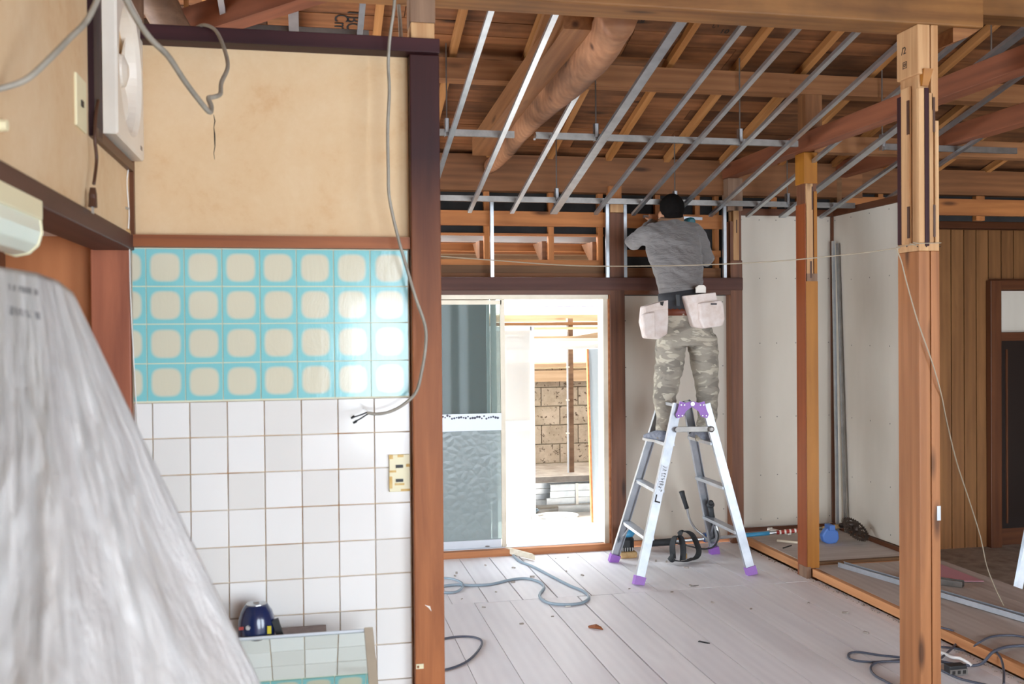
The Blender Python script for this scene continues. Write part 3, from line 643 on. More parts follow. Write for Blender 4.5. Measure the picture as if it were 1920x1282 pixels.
# far posts
pa = empty('door_post', (2.25, 7.06, 0), 'brown post right of the sliding door, between door and white board', 'post')
post('post_shaft', 2.197, 2.310, 7.0, 7.11, 0, 2.50, 'redpost', pa, bevel=.004)
post('raw_top', 2.20, 2.308, 7.005, 7.11, 2.50, 2.585, 'cutwood', pa, bevel=.006); 
post('upper_shaft', 2.205, 2.30, 7.03, 7.11, 2.585, 2.70, 'rail', pa)
pb = empty('closet_post', (3.2, 7.05, 0), 'brown post with splintered top left of the tall white boards', 'post')
zb2 = P(1370, 488, Y=7.0).z
post('post_shaft', 3.150, 3.246, 6.995, 7.10, 0, zb2, 'redpost', pb, bevel=.004)
post('raw_strip', 3.178, 3.222, 7.0, 7.10, zb2, 2.53, 'cutwood', pb, bevel=.004)
post('side_strip', 3.222, 3.244, 7.01, 7.10, zb2, 2.53, 'redpost', pb)
post('side_strip', 3.154, 3.178, 7.01, 7.10, zb2, 2.45, 'redpost', pb)
post('top_block', 3.128, 3.25, 6.99, 7.10, 2.53, 2.775, 'greywood', pb, bevel=.004)
b = MB().box(3.198, 3.206, 6.998, 7.003, 2.36, 2.46); obj('mortise_slot', b, 'brown', pb)

# nageshi lintel across the far wall
bar('door_lintel', .2, 3.235, 6.965, 7.0, 1.925, 2.019, 'lintel', bevel=.003, label='long purple-brown lintel board across the far wall above door and white board', cat='lintel')
bar('trim_6', .2, 3.15, 7.001, 7.06, 1.893, 1.925, 'doorframe', kind='structure')

# tie beams
timber('tie_beam', (3.17, 7.17, 2.815), (3.17, 2.2, 2.815), .10, .105, 'tie', bevel=.004, label='long reddish tie beam passing over the two-toned middle post and behind the near post', cat='beam').location.z = 2.83
timber('tie_beam', (4.12, 7.17, 2.87), (4.12, 2.2, 2.87), .10, .115, 'tie', bevel=.004, label='shorter-looking reddish tie beam farther right, above the closet side wall', cat='beam')
bar('wall_plate', 3.262, 8, 5.93, 6.03, 2.785, 2.895, 'purlin', bevel=.004, label='horizontal beam running right from the top of the middle post', cat='beam')
M['logwood'] = wood('natural_log', '#b98560', '#7f5236', var=.05, grain=7, dirt=.8)
# round log
ax = [(1.60, 4.25, 3.13), (1.55, 4.7, 3.11), (1.49, 5.2, 3.055), (1.43, 5.8, 2.97), (1.385, 6.3, 2.88), (1.36, 6.7, 2.83), (1.32, 7.0, 2.79)]
ax = [P(1162, 22, Y=4.30), P(1125, 85, Y=4.65), P(1072, 145, Y=5.1), P(1022, 192, Y=5.6), P(980, 240, Y=6.1), P(948, 285, Y=6.6), P(918, 312, Y=7.0)]
ra = [.092, .094, .088, .078, .062, .048, .044]
sp = spline(ax, 5); rings = []
for i, c in enumerate(sp):
    t = i/(len(sp)-1)*(len(ra)-1); k = min(int(t), len(ra)-2); r_ = ra[k]+(ra[k+1]-ra[k])*(t-k); r_ *= 1+.07*noise.noise(Vector((i*.6, 0, 0)))
    d = (sp[min(i+1, len(sp)-1)]-sp[max(i-1, 0)]).normalized(); a = d.cross(Vector((0, 0, 1))).normalized(); u_ = a.cross(d)
    rings.append((c, a*r_*.95, u_*r_*1.25))
timber('squared_beam', P(1085, 30, Y=4.5), P(905, 275, Y=6.9), .15, .13, 'purlin', label='squared brown beam running beside the crooked log under the rafters', cat='beam')
lg = obj('log_beam', MB().loft(rings, 18), 'logwood' if 'logwood' in M else 'greywood', smooth=True, label='crooked natural log beam slanting down to the far wall under the rafters', cat='log')
# upper left corner: slanting beam, log end and upright seen over the cap beam
timber('brace_beam', P(225, 92, Y=5.0), P(640, -45, Y=4.2), .10, .13, 'tie', up=(0, 0, 1), label='slanting square beam above the left end of the dark cap beam', cat='beam')
obj('log_end', MB().tube([P(345, 78, Y=4.6), P(316, 40, Y=4.55), P(285, -20, Y=4.5), P(270, -60, Y=4.5)], [.06, .075, .085, .09], 14), 'greywood', smooth=True, label='thick greyish log end in the upper left behind the grey cable', cat='log')
post('attic_post', P(247, 60, Y=4.3).x, P(266, 60, Y=4.3).x, 4.3, 4.36, 2.7, 3.6, 'greywood', label='grey upright post beside the log end, upper left', cat='post')
post('attic_stud', P(345, 60, Y=5.2).x, P(352, 60, Y=5.2).x, 5.2, 5.26, 2.75, 3.5, 'rafter', label='thin upright stud behind the slanting beam, upper left', cat='stud')

# ================================================================== METAL CEILING FRAME
cf = empty('ceiling_frame', (2, 6, 2.5), 'galvanised steel ceiling grid of sloping channels hung on rods below the rafters', 'frame')
def channel(name, p0, p1, w, h, parent, open_up=True, t=.0016):
    p0, p1 = Vector(p0), Vector(p1); x = (p1-p0).normalized(); y = Vector((0, 0, 1)).cross(x).normalized(); z = x.cross(y); b = MB()
    s = 1 if open_up else -1
    lip = .35
    prof = [(-w/2, 0), (w/2, 0), (w/2, h), (w/2-.006, h), (w/2-.006, h-t), (w/2-t, h-t), (w/2-t, t), (w*.14, t), (w*.10, t+.003), (-w*.10, t+.003), (-w*.14, t), (-w/2+t, t), (-w/2+t, h-t), (-w/2+.006, h-t), (-w/2+.006, h), (-w/2, h)]
    b.prism([p0+y*a+z*c*s for a, c in prof], p1-p0); return obj(name, b, 'metal', parent)
SC = .245
def zc_(y): return 2.497+SC*(6.75-y)
CH = [(.83, 0), (1.13, 0), (1.435, 0), (1.74, 1), (2.055, 0), (2.34, 0), (2.655, 0), (2.94, 0), (3.235, 0), (3.515, 1), (3.835, 0), (4.15, 0)]
for x, wide in CH:
    if abs(x-1.435) < .01: channel('channel', (x, 6.88, zc_(6.88)), (x, 4.95, zc_(4.95)), .028, .02, cf); continue
    channel('channel', (x, 6.88, zc_(6.88)), (x, 4.0, zc_(4.0)), .052 if wide else .028, .02, cf)
for x, wide in [(-.045, 1), (.255, 0), (-.35, 0), (-.65, 0)]: channel('channel', (x, 6.88, zc_(6.88)), (x, 4.3, zc_(4.3)), .045 if wide else .026, .02, cf)
def carrier(y, x0, x1):
    z = zc_(y)+.022
    b = MB().prism([(x0, y-.012, z), (x0, y+.012, z), (x0, y+.012, z+.0015), (x0, y-.0105, z+.0015), (x0, y-.0105, z+.0365), (x0, y+.012, z+.0365), (x0, y+.012, z+.038), (x0, y-.012, z+.038)], (x1-x0, 0, 0))
    return obj('carrier', b, 'metaldull', cf)
carrier(6.72, .3, 4.02); carrier(5.72, .2, 1.21); carrier(5.72, 1.34, 3.03); carrier(5.72, 3.62, 4.6); carrier(4.72, 3.6, 6.5); carrier(4.72, -1.0, .3)
obj('bent_carrier_end', MB().beam((1.34, 5.72, zc_(5.72)+.04), (1.305, 5.60, zc_(5.72)-.005), .012, .012), 'metal', cf)
def hanger(x, y, top=None):
    z = zc_(y)+.022; zt_ = top or zr(y)+.03
    h = obj('hanger', MB().tube([(x, y+.006, z+.05), (x, y+.006, zt_)], .0045, 6), 'metaldull', cf)
    obj('hanger_clip', MB().box(x-.014, x-.011, y-.016, y+.02, z-.004, z+.10).box(x+.008, x+.011, y-.016, y+.02, z-.004, z+.10).box(x-.014, x+.011, y-.016, y-.013, z+.02, z+.1), 'metal', h)
for x, y in ((P(1044, 380, Y=6.72).x, 6.72), (P(1266, 380, Y=6.72).x, 6.72), (P(1477, 383, Y=6.72).x, 6.72), (P(838, 242, Y=5.72).x, 5.72), (P(1118, 256, Y=5.72).x, 5.72), (P(1388, 258, Y=5.72).x, 5.72), (P(1655, 245, Y=5.72).x, 5.72), (P(1860, 75, Y=4.72).x, 4.72)): hanger(x, y)
# wall studs of steel on the far wall
for k, (x, nm) in enumerate(((1.313, 'pale steel stud in the open far wall framing above the sliding door'), (2.181, 'steel stud on the left side of the door post'), (2.318, 'steel stud on the right side of the door post'), (3.108, 'steel stud beside the splintered post, right of the worker'))):
    z0 = 2.021; x_ = x; b = MB().prism([(x_-.012, 7.0, z0), (x_+.012, 7.0, z0), (x_+.012, 7.03, z0), (x_+.009, 7.03, z0), (x_+.009, 7.003, z0), (x_-.009, 7.003, z0), (x_-.009, 7.03, z0), (x_-.012, 7.03, z0)], (0, 0, .565))
    obj('steel_stud', b, 'metal', label=nm, cat='stud')

# ================================================================== SLIDING DOOR
def rect(b, px0, py0, px1, py1, Y, d):
    a, c = P((px0+px1)/2*0+px0, (py0+py1)/2, Y=Y), P(px1, (py0+py1)/2, Y=Y); t = P((px0+px1)/2, py0, Y=Y); u = P((px0+px1)/2, py1, Y=Y)
    return b.box(a.x, c.x, Y, Y+d, u.z, t.z)
def robj(name, px0, py0, px1, py1, Y, d, mat, parent=None, **k): return obj(name, rect(MB(), px0, py0, px1, py1, Y, d), mat, parent, **k)
d1 = empty('door_1', (1.2, 7.08, .045), kind='structure')
obj('frame_head', MB().box(.3, 2.19, 7.02, 7.17, 1.862, 1.893), 'sash', d1)
obj('frame_jamb', MB().box(2.15, 2.185, 7.03, 7.17, .045, 1.862), 'sash', d1)
obj('wood_jamb', MB().box(2.185, 2.197, 7.02, 7.10, .045, 1.893), 'sill', d1)
obj('frame_track', MB().box(.3, 2.15, 7.055, 7.17, .04, .052), 'sashgrey', d1)
X1_ = P(948, 800, Y=7.08).x; X0_ = P(940, 800, Y=7.08).x
sa = obj('front_sash_stile', MB().box(X0_, X1_, 7.08, 7.105, .052, 1.862), 'sash', d1)
obj('front_sash_stile', MB().box(.70, .745, 7.08, 7.105, .052, 1.862), 'sash', d1)
robj('top_rail', 800, 563, 940, 571, 7.08, .025, 'sash', d1)
robj('middle_rail', 800, 787, 940, 808, 7.08, .025, 'sashgrey', d1)
fs = robj('flower_strip', 800, 776, 940, 788, 7.078, .004, 'sashgrey', d1)
b = MB(); rr = random.Random(3)
for i in range(26): b.lathe(P(826+i*4.3, 782+rr.uniform(-3, 3), Y=7.077), [(rr.uniform(.006, .010), 0), (.005, .001)], 6, (0, -1, 0))
obj('flower_print', b, 'dcable', fs, kind='stuff')
robj('bottom_rail', 800, 1014, 940, 1030, 7.08, .025, 'sashgrey', d1)
robj('upper_pane', 800, 571, 940, 776, 7.09, .004, 'glass', d1)
robj('lower_pane', 800, 808, 940, 1014, 7.09, .004, 'frost', d1)
obj('finger_pull', MB().ball(P(914, 1024, Y=7.078), .018, .003, .005), 'metaldull', d1, smooth=True)
xa, xb, xc, xd = (P(x, 800, Y=7.14).x for x in (914, 919, 922, 932))
obj('rear_sash_stile', MB().box(xa, xb, 7.13, 7.155, .052, 1.862), 'doorfoam', d1)
obj('rear_sash_stile', MB().box(xc, xd, 7.14, 7.165, .052, 1.862), 'doorfoam', d1)
obj('rear_sash_rail', MB().box(.3, xa, 7.13, 7.155, 1.845, 1.862), 'sash', d1)
obj('rear_sash_pane', MB().box(.3, xa, 7.14, 7.145, .10, 1.845), 'frost', d1) if False else None
obj('rear_sash_rail', MB().box(.3, .70, 7.13, 7.155, .80, .88), 'sash', d1); obj('rear_sash_rail', MB().box(.3, .70, 7.13, 7.155, .052, .10), 'sash', d1)
obj('shutter_panel', MB().box(.28, P(916, 800, Y=7.3).x, 7.3, 7.33, -.02, 2.0), 'shutter', label='grey storm shutter panel standing behind the left half of the sliding door', cat='shutter')
bar('door_sill', .25, 2.196, 7.0, 7.055, 0, .047, 'sill', kind='structure').name = 'trim_7'

# ================================================================== OUTSIDE
gd = obj('ground', MB().box(-10, 4.1, 7.21, 8.25, -.12, -.03).box(-10, 16, 8.25, 30, -.12, -.03), 'ground', kind='structure')
obj('concrete_slab', MB().box(-2, 7, 9.15, 10.1, -.03, .235), 'concrete', kind='structure').name = 'floor_shed'
obj('house_step', MB().box(.2, 3.3, 7.21, 8.35, -.03, -.012), 'whitewall', kind='structure').name = 'floor_step'
bw = obj('wall_block', MB().box(-2, 7, 10.13, 10.2, .2, 1.35), 'groutblue', kind='structure')
z = .237; row = 0
while z < 1.2:
    x = .6 - (.2 if row % 2 else 0)
    while x < 4.2:
        obj('concrete_block', MB().box(x+.004, x+.396, 10.08+random.uniform(0, .006), 10.13, z+.004, z+.196), 'block', bw, bevel=.004); x += .4
    z += .2; row += 1
bar('shed_beam', -1, 6, 9.98, 10.07, 1.10, 1.215, 'outwood', kind='structure').name = 'trim_8'
bar('shed_beam', -1, 6, 9.96, 10.05, 1.25, 1.29, 'outwood', kind='structure').name = 'trim_9'
cs = MB(); nx = 260
pts = [(x_*.025-1+0, 10.0+.012*sin(x_*pi/2), 0) for x_ in range(nx)]
v = [(p[0], p[1], 1.30) for p in pts]+[(p[0], p[1], 1.80) for p in pts]; cs.add(v, [(i, i+1, nx+i+1, nx+i) for i in range(nx-1)])
obj('corrugated_sheet', cs, 'corrug', label='cream corrugated translucent sheet above the concrete block wall outside', cat='sheet', smooth=True)
po_ = empty('shed_pole', (P(1068, 860, Y=9.4).x, 9.4, .235), 'thin pale pole with a pipe beside it in front of the block wall', 'pole')
x_ = P(1070, 760, Y=9.4).x; obj('pole_shaft', MB().box(x_-.02, x_+.025, 9.38, 9.42, .235, 1.75), 'greywood', po_)
x_ = P(1064, 760, Y=9.38).x; pp = obj('pipe', MB().tube([(x_, 9.37, .235), (x_, 9.37, 1.75)], .009, 8), 'sashgrey', po_)
for py in (688, 750, 812): q = P(1065, py, Y=9.36); obj('pipe_clip', MB().box(q.x-.015, q.x+.015, 9.355, 9.385, q.z-.006, q.z+.006), 'white', po_)
# lean-to roof timbers
lr = obj('lean_to_plate', MB().box(-1, 6, 8.9, 9.0, 1.50, 1.56), 'whitewall', kind='structure'); lr.name = 'trim_10'
Yl = 9.3
for i, (a, c, Yq, mt) in enumerate(((590, 603, 9.6, 'outwood'), (604, 610, 9.3, 'brownboard'), (613, 618, 9.2, 'outwood'), (630, 639, 9.0, 'outwood'))):
    z0, z1 = P(1040, c, Y=Yq).z, P(1040, a, Y=Yq).z; bar('eave_timber', -1, 6, Yq, Yq+.06, z0, z1, mt, label=('top', 'second', 'third', 'lowest')[i]+' of the four horizontal timbers of the lean-to roof outside', cat='timber')
z0, z1 = P(1040, 655, Y=8.95).z, P(1040, 640, Y=8.95).z
obj('gutter', MB().tube([(-1, 8.9, (z0+z1)/2), (6, 8.9, (z0+z1)/2)], (z1-z0)/2, 12), 'doorfoam', smooth=True, label='white horizontal gutter pipe below the lean-to timbers', cat='gutter')
timber('slanting_timber', P(1062, 638, Y=8.92), P(1130, 626, Y=8.92), .03, .05, 'outwood', lr)
obj('ceiling_lean_to', MB().prism([(-1, 8.62, P(1040, 590, Y=8.62).z), (-1, 10.4, P(1040, 580, Y=10.4).z), (-1, 10.4, P(1040, 577, Y=10.4).z), (-1, 8.62, P(1040, 587, Y=8.62).z)], (8, 0, 0)), 'corrug', kind='structure')
q = MB().box(-4, 8, 12.5, 12.6, -.1, P(1000, 585, Y=12.5).z); wn = obj('wall_neighbour', q, 'whitewall', kind='structure')
obj('neighbour_eave', rect(MB(), 1015, 562, 1200, 574, 12.0, .52), 'lilac', wn)
for i in range(5): q = P(985+i*58, 590, Y=9.9); timber('rafter_tail', (q.x, 9.75, q.z-.01), (q.x+.12, 10.6, q.z+.09), .03, .03, 'outwood', lr)
# white frosted door standing outside
wd_ = empty('outside_white_door', (P(965, 980, Y=8.35).x, 8.35, -.03), 'white framed frosted door standing outside at the left of the doorway', 'door')
for nm, r_ in (('stile', (996, 612, 1003, 985)), ('stile', (900, 612, 907, 985)), ('top_rail', (907, 612, 996, 620)), ('middle_rail', (907, 790, 996, 806)), ('bottom_rail', (907, 938, 996, 985))): robj(nm, *r_, 8.35, .03, 'doorfoam', wd_)
robj('pane', 907, 620, 996, 790, 8.36, .005, 'frostwhite', wd_); robj('pane', 907, 806, 996, 938, 8.36, .005, 'frostwhite', wd_)
# leaning pale panel
Y0, Y1 = 8.0, 8.25
pl = [Vector((P(1112, 950, Y=8.1).x, 8.1, -.03)), Vector((P(1150, 950, Y=8.1).x, 8.1, -.03)), P(1150, 652, Y=8.3), P(1103, 654, Y=8.3)]
pn = empty('leaning_panel', pl[0]+Vector((.08, 0, 0)), 'pale blue-white panel with an orange wooden edge leaning outside at the right', 'panel')
obj('panel_face', MB().prism(pl, (0, .03, 0)), 'paleblue', pn)
e0, e1 = pl[0], pl[3]; obj('panel_edge', MB().prism([e0+Vector((-.012, 0, 0)), e0+Vector((.003, -.002, 0)), e1+Vector((.003, -.002, 0)), e1+Vector((-.012, 0, 0))], (0, .034, 0)), 'sill', pn)
# steel stud bundle
def cstud(name, x0, x1, y, z, hgt, parent=None, mat='metal', **k):
    b = MB().prism([(x0, y, z), (x0, y+.03, z), (x0, y+.03, z+.002), (x0, y+.002, z+.002), (x0, y+.002, z+hgt-.002), (x0, y+.03, z+hgt-.002), (x0, y+.03, z+hgt), (x0, y, z+hgt)], (x1-x0, 0, 0)); return obj(name, b, mat, parent, **k)
xx = P(1030, 930, Y=8.8).x
for i in range(3): cstud('steel_channel', xx+.002*i-(.03 if i == 0 else 0), 4.0, 8.78-.004*i, .035+.062*i, .058, None, label=('lowest', 'middle', 'top')[i]+' steel channel of the strapped stack on the ground outside', cat='channel', group='steel channels outside')
for i in range(4): cstud('steel_channel', 1.2, 4.0, 8.92, .01+.052*i, .048, None, label=('lowest', 'second lowest', 'second highest', 'highest')[i]+' steel channel of the long stack behind the strapped ones', cat='channel', group='steel channels outside')
cstud('steel_channel', xx+.06, 4.0, 8.70, -.03, .06, None, label='single steel channel on the ground in front of the stacks', cat='channel', group='steel channels outside')
q = P(1082, 925, Y=8.76); obj('white_strap', MB().box(q.x-.012, q.x+.012, 8.758, 8.766, .03, .225), 'white', label='white strap round the stack of steel channels', cat='strap')
# cable coils
def coil(name, cx, cy, r0, n, r, mat, label, z0=-.03, sq=.6):
    pts = []; g_ = random.Random(cx)
    for i in range(n*10):
        a = i/10*2*pi; rr_ = r0*(1+.35*sin(i*.23+g_.random()*.3)); pts.append((cx+rr_*cos(a)+g_.uniform(-.02, .02), cy+rr_*sq*sin(a)+g_.uniform(-.01, .01), z0+r+.006*(i/10)+.004*sin(i)))
    return cable(name, pts, r, mat, seg=3, n=6, label=label, cat='cable')
q = P(975, 958, Z=-.01); coil('cable_coil', q.x, q.y, .13, 6, .006, 'bcable', 'blue-grey cable coil on the ground outside, beside the white door')
q = P(1045, 968, Z=-.01); coil('cable_coil', q.x, q.y, .15, 5, .008, 'wcable', 'white cable coil on the ground outside, in front of the steel channels', z0=-.012 if q.y < 8.35 else -.03)
q = P(1085, 955, Z=-.02); obj('plastic_tray', MB().box(q.x-.09, q.x+.09, q.y-.05, q.y+.05, -.03, .005), 'sashgrey', label='small grey tray lying on the ground outside', cat='tray', bevel=.004)
q = P(1107, 940, Z=-.02); obj('white_cup', MB().lathe((q.x, q.y, -.03), [(.02, 0), (.022, .06)], 12), 'white', label='small white cup on the ground by the leaning panel', cat='cup')

# ================================================================== LADDER
TZ = 1.115
LX, LY = 2.46, 6.34
ld = empty('step_ladder', (LX, LY, 0), 'aluminium folding step ladder with purple feet and hinges under the worker', 'ladder')
foot = {'A': Vector((2.09, 6.65, 0)), 'B': Vector((2.055, 5.99, 0)), 'C': Vector((2.88, 6.72, 0)), 'D': Vector((2.87, 6.06, 0))}
top = {'B': P(1272, 757, Y=6.16), 'D': P(1324, 757, Y=6.16), 'A': P(1250, 752, Y=6.52)+Vector((.03, 0, .02)), 'C': P(1290, 752, Y=6.52)+Vector((.03, 0, .02))}
top['A'] = Vector((top['B'].x+.01, 6.50, top['B'].z)); top['C'] = Vector((top['D'].x-.01, 6.50, top['D'].z))
def leg(k):
    f_, t_ = foot[k], top[k]; d = (t_-f_).normalized(); up = Vector((0, 1, 0)); s = d.cross(up).normalized(); b = MB()
    w_, th = .058, .028; inn = 1 if k in 'AC' else -1
    # channel section: web faces outwards in y, flanges turned in
    u = s.cross(d).normalized()*(1 if (s.cross(d)).y > 0 else -1)
    o0 = f_+d*.03; L = (t_-o0)
    sg = -inn
    prof = [(-w_/2, 0), (w_/2, 0), (w_/2, th*1), (w_/2-.003, th), (w_/2-.003, .003), (-w_/2+.003, .003), (-w_/2+.003, th), (-w_/2, th)]
    b.prism([o0+s*a+u*(c*sg*1.0) for a, c in prof], L); o = obj('leg', b, 'alu', ld)
    c0 = MB().beam(f_, f_+d*.055, .066, .036, up=u)
    # rubber foot slightly flared
    c0 = MB().prism([f_+s*a*.5*.070+u*c*.5*.046*1 + u*sg*.012 for a, c in ((-1, -1), (1, -1), (1, 1), (-1, 1))], d*.058)
    for v in c0.v:
        if v.z < 0: v.z = .0
    obj('rubber_foot', c0, 'purple', o)
    return d
for k in 'ABCD': leg(k)
for a, c, sd in (('A', 'B', -1), ('C', 'D', 1)):
    for h in (.275, .565, .855):
        p = foot[c].lerp(top[c], h/TZ); q = foot[a].lerp(top[a], h/TZ)
        b = MB().beam(p+Vector((sd*-.01, .012, 0)), q+Vector((sd*-.01, -.012, 0)), .062, .022, up=(0, 0, 1))
        obj('tread', b, 'alu', ld, bevel=.002)
    p = foot[c].lerp(top[c], .99); q = foot[a].lerp(top[a], .99); obj('top_rail', MB().beam(p+Vector((0, .01, 0)), q+Vector((0, -.01, 0)), .03, .02), 'alu', ld)
    p = foot[a].lerp(top[a], .12); q = foot[a].lerp(top[a], .25)+Vector((0, -.14, 0)); obj('tread_stay', MB().beam(p, q, .012, .004), 'alu', ld)
for Y_, nm in ((top['B'].y-.032, 'near'), (top['A'].y+.03, 'far')):
    for sgn in (1, -1):
        def hp(px, py): 
            q = P(px if sgn == 1 else 2*1298-px, py, Y=Y_); return q
        poly = [hp(*p_) for p_ in ((1275, 752), (1286, 755), (1296, 752), (1299, 758), (1297, 763), (1286, 771), (1281, 781), (1270, 784), (1267, 777), (1271, 768))]
        hh = obj('hinge_plate', MB().prism(poly, (0, .006, 0)), 'purple', ld)
        bb = MB()
        for p_ in ((1277, 759), (1283, 759), (1272, 779), (1279, 779)): bb.lathe(hp(*p_)+Vector((0, -.001, 0)), [(.006, 0), (.004, .004)], 8, (0, -1, 0))
        obj('rivets', bb, 'silver', hh, kind='stuff')
    q = P(1298, 757, Y=Y_-.002); obj('hinge_pin', MB().lathe(q, [(.014, 0), (.014, .008)], 14, (0, -1, 0)), 'silver', ld)
a, c = P(1270, 805, Y=top['B'].y-.05), P(1332, 804, Y=top['B'].y-.05)
obj('spreader_arm', MB().beam(a, c, .006, .036), 'metaldull', ld, bevel=.002)
obj('spreader_knob', MB().lathe(c, [(.02, 0), (.02, .02), (.012, .024)], 14, (0, -1, 0)), 'metaldull', ld)
obj('spreader_knob', MB().lathe(a, [(.018, 0), (.018, .012)], 14, (0, -1, 0)), 'metaldull', ld)
# printed sticker on the near left leg
d = (top['B']-foot['B']).normalized(); s = d.cross(Vector((0, 1, 0))).normalized()
if s.x < 0: s = -s
o_ = foot['B'].lerp(top['B'], .44)+Vector((0, -.001, 0)); L_ = .26
sk = obj('sticker', MB().prism([o_+s*.026+Vector((0, -.002, 0)), o_+s*-.022+Vector((0, -.002, 0)), o_+d*L_+s*-.022+Vector((0, -.002, 0)), o_+d*L_+s*.026+Vector((0, -.002, 0))], (0, .001, 0)), 'sashgrey', ld)
b = MB(); g_ = random.Random(5)
for i in range(9):
    c_ = o_+d*(.085+i*.019)+Vector((0, -.0035, 0))
    for k in range(4):
        u0, u1 = g_.uniform(-.016, .018), g_.uniform(-.016, .018); v0, v1 = g_.uniform(0, .014), g_.uniform(0, .014)
        b.beam(c_+s*u0+d*v0, c_+s*u1+d*v1+Vector((0, 0, .0004)), .0024, .001, up=(0, 1, 0))
b.prism([o_+s*.02+d*.01+Vector((0, -.0035, 0)), o_+s*-.018+d*.01+Vector((0, -.0035, 0)), o_+s*-.018+d*.06+Vector((0, -.0035, 0)), o_+s*-.010+d*.06+Vector((0, -.0035, 0)), o_+s*-.010+d*.02+Vector((0, -.0035, 0)), o_+s*.02+d*.02+Vector((0, -.0035, 0))], (0, .001, 0))
obj('printed_lettering', b, 'ink', sk, kind='stuff')

# ================================================================== PERSON
def remesh(name, mb, mat, parent, vox=.008, smooth=4, disp=None):
    o = obj(name, mb, mat, parent, smooth=True)
    rm = o.modifiers.new('r', 'REMESH'); rm.mode = 'VOXEL'; rm.voxel_size = vox; rm.use_smooth_shade = True
    sm = o.modifiers.new('s', 'SMOOTH'); sm.iterations = smooth; sm.factor = .5
    bpy.context.view_layer.update(); me = bpy.data.meshes.new_from_object(o.evaluated_get(bpy.context.evaluated_depsgraph_get()))
    old = o.data; o.modifiers.clear(); o.data = me; bpy.data.meshes.remove(old)
    if disp:
        w_ = _wl(o); nv = [v.normal.copy() for v in me.vertices]
        for v, n_ in zip(me.vertices, nv): v.co += n_*disp(v.co+w_)
    for p_ in me.polygons: p_.use_smooth = True
    return o
px = .00346
def ring(cx, cy, Y, hw, hd, yo=0):
    c = P(cx, cy, Y=Y); return (c, Vector((hw*Y/1850*.985, 0, 0)), Vector((0, hd, 0)))
def torso(k=0, b=None):   # k: inflation in metres / px
    kk = k*285
    b.loft([ring(1284, 640, 6.40, 56+kk, .115+k), ring(1284, 615, 6.40, 55+kk, .12+k), ring(1282, 585, 6.41, 46+kk, .112+k), ring(1279, 562, 6.43, 42+kk, .105+k), ring(1276, 540, 6.44, 43+kk, .108+k), ring(1272, 510, 6.47, 49+kk, .115+k),
            ring(1266, 480, 6.51, 55+kk, .125+k), ring(1260, 455, 6.54, 56+kk, .125+k), ring(1258, 438, 6.56, 52+kk, .115+k), ring(1258, 424, 6.58, 40+kk, .095+k), ring(1259, 412, 6.60, 24+kk, .07+k)], 28); return b
hipL, knL, anL = P(1258, 652, Y=6.40), P(1250, 728, Y=6.47), P(1243, 818, Y=6.34)
hipR, knR, anR = P(1318, 652, Y=6.40), P(1325, 730, Y=6.47), P(1319, 824, Y=6.34)
def legs(k, b):
    kk = k*285
    b.loft([ring(1262, 625, 6.40, 30+kk, .10+k), ring(1257, 655, 6.40, 29+kk, .10+k), ring(1255, 685, 6.42, 27+kk, .092+k), ring(1250, 720, 6.45, 25+kk, .082+k), ring(1246, 748, 6.45, 21+kk, .076+k), ring(1248, 778, 6.42, 16+kk, .066+k), ring(1245, 803, 6.38, 14+kk, .058+k), ring(1242, 822, 6.35, 14.5+kk, .06+k)], 20)
    b.loft([ring(1312, 625, 6.40, 31+kk, .10+k), ring(1319, 655, 6.40, 29+kk, .10+k), ring(1321, 685, 6.42, 26+kk, .092+k), ring(1325, 720, 6.45, 22.5+kk, .082+k), ring(1326, 748, 6.45, 20+kk, .076+k), ring(1326, 780, 6.42, 18+kk, .068+k), ring(1323, 806, 6.38, 17+kk, .062+k), ring(1319, 828, 6.35, 15+kk, .06+k)], 20); return b
shL, elL, wrL = P(1212, 440, Y=6.56), P(1188, 454, Y=6.70), P(1224, 418, Y=6.93)
shR, elR, wrR = P(1305, 440, Y=6.57), P(1325, 484, Y=6.63), P(1299, 432, Y=6.88)
def arms(k, b):
    b.tube(spline([P(1240, 432, Y=6.57), shL, elL], 5), [.062+k, .064+k]+[.062+k]*3+[.058+k]*3+[.052+k]*3, 14)
    n_ = len(spline([elL, wrL], 5)); b.tube(spline([elL, wrL], 5), [.052+k-.020*i/(n_-1) for i in range(n_)], 14)
    b.ball(elL, .054+k, .054+k, .054+k)
    b.tube(spline([P(1280, 434, Y=6.57), shR, elR], 5), [.062+k, .064+k]+[.062+k]*3+[.058+k]*3+[.050+k]*3, 14)
    b.tube(spline([elR, wrR], 5), [.050+k-.018*i/(n_-1) for i in range(n_)], 14); b.ball(elR, .052+k, .052+k, .052+k); return b
pe = empty('person', (2.47, 6.40, .87), 'man in grey sweater and camouflage trousers standing on the ladder, seen from behind', 'person')
hc = P(1259, 396, Y=6.64)
b = MB(); torso(-.012, b); legs(-.012, b); arms(-.014, b)
b.tube([P(1259, 425, Y=6.59), P(1259, 405, Y=6.63)], [.062, .056], 14)
b.ball(hc, .079, .098, .115, 20, 12)
b.ball(hc+Vector((-.081, .012, -.03)), .012, .022, .032); b.ball(hc+Vector((.081, .012, -.03)), .012, .022, .032)
b.ball(hc+Vector((0, .10, -.02)), .012, .014, .02); b.ball(hc+Vector((0, .06, -.075)), .045, .04, .04)
# feet inside the shoes
for an, dx in ((anL, -.02), (anR, 0)): b.loft([(Vector((an.x, an.y-.02, .92)), Vector((.028, 0, 0)), Vector((0, 0, .026))), (Vector((an.x+dx, an.y+.06, .905)), Vector((.03, 0, 0)), Vector((0, 0, .018))), (Vector((an.x+dx*1.6, an.y+.13, .895)), Vector((.026, 0, 0)), Vector((0, 0, .010)))], 12)
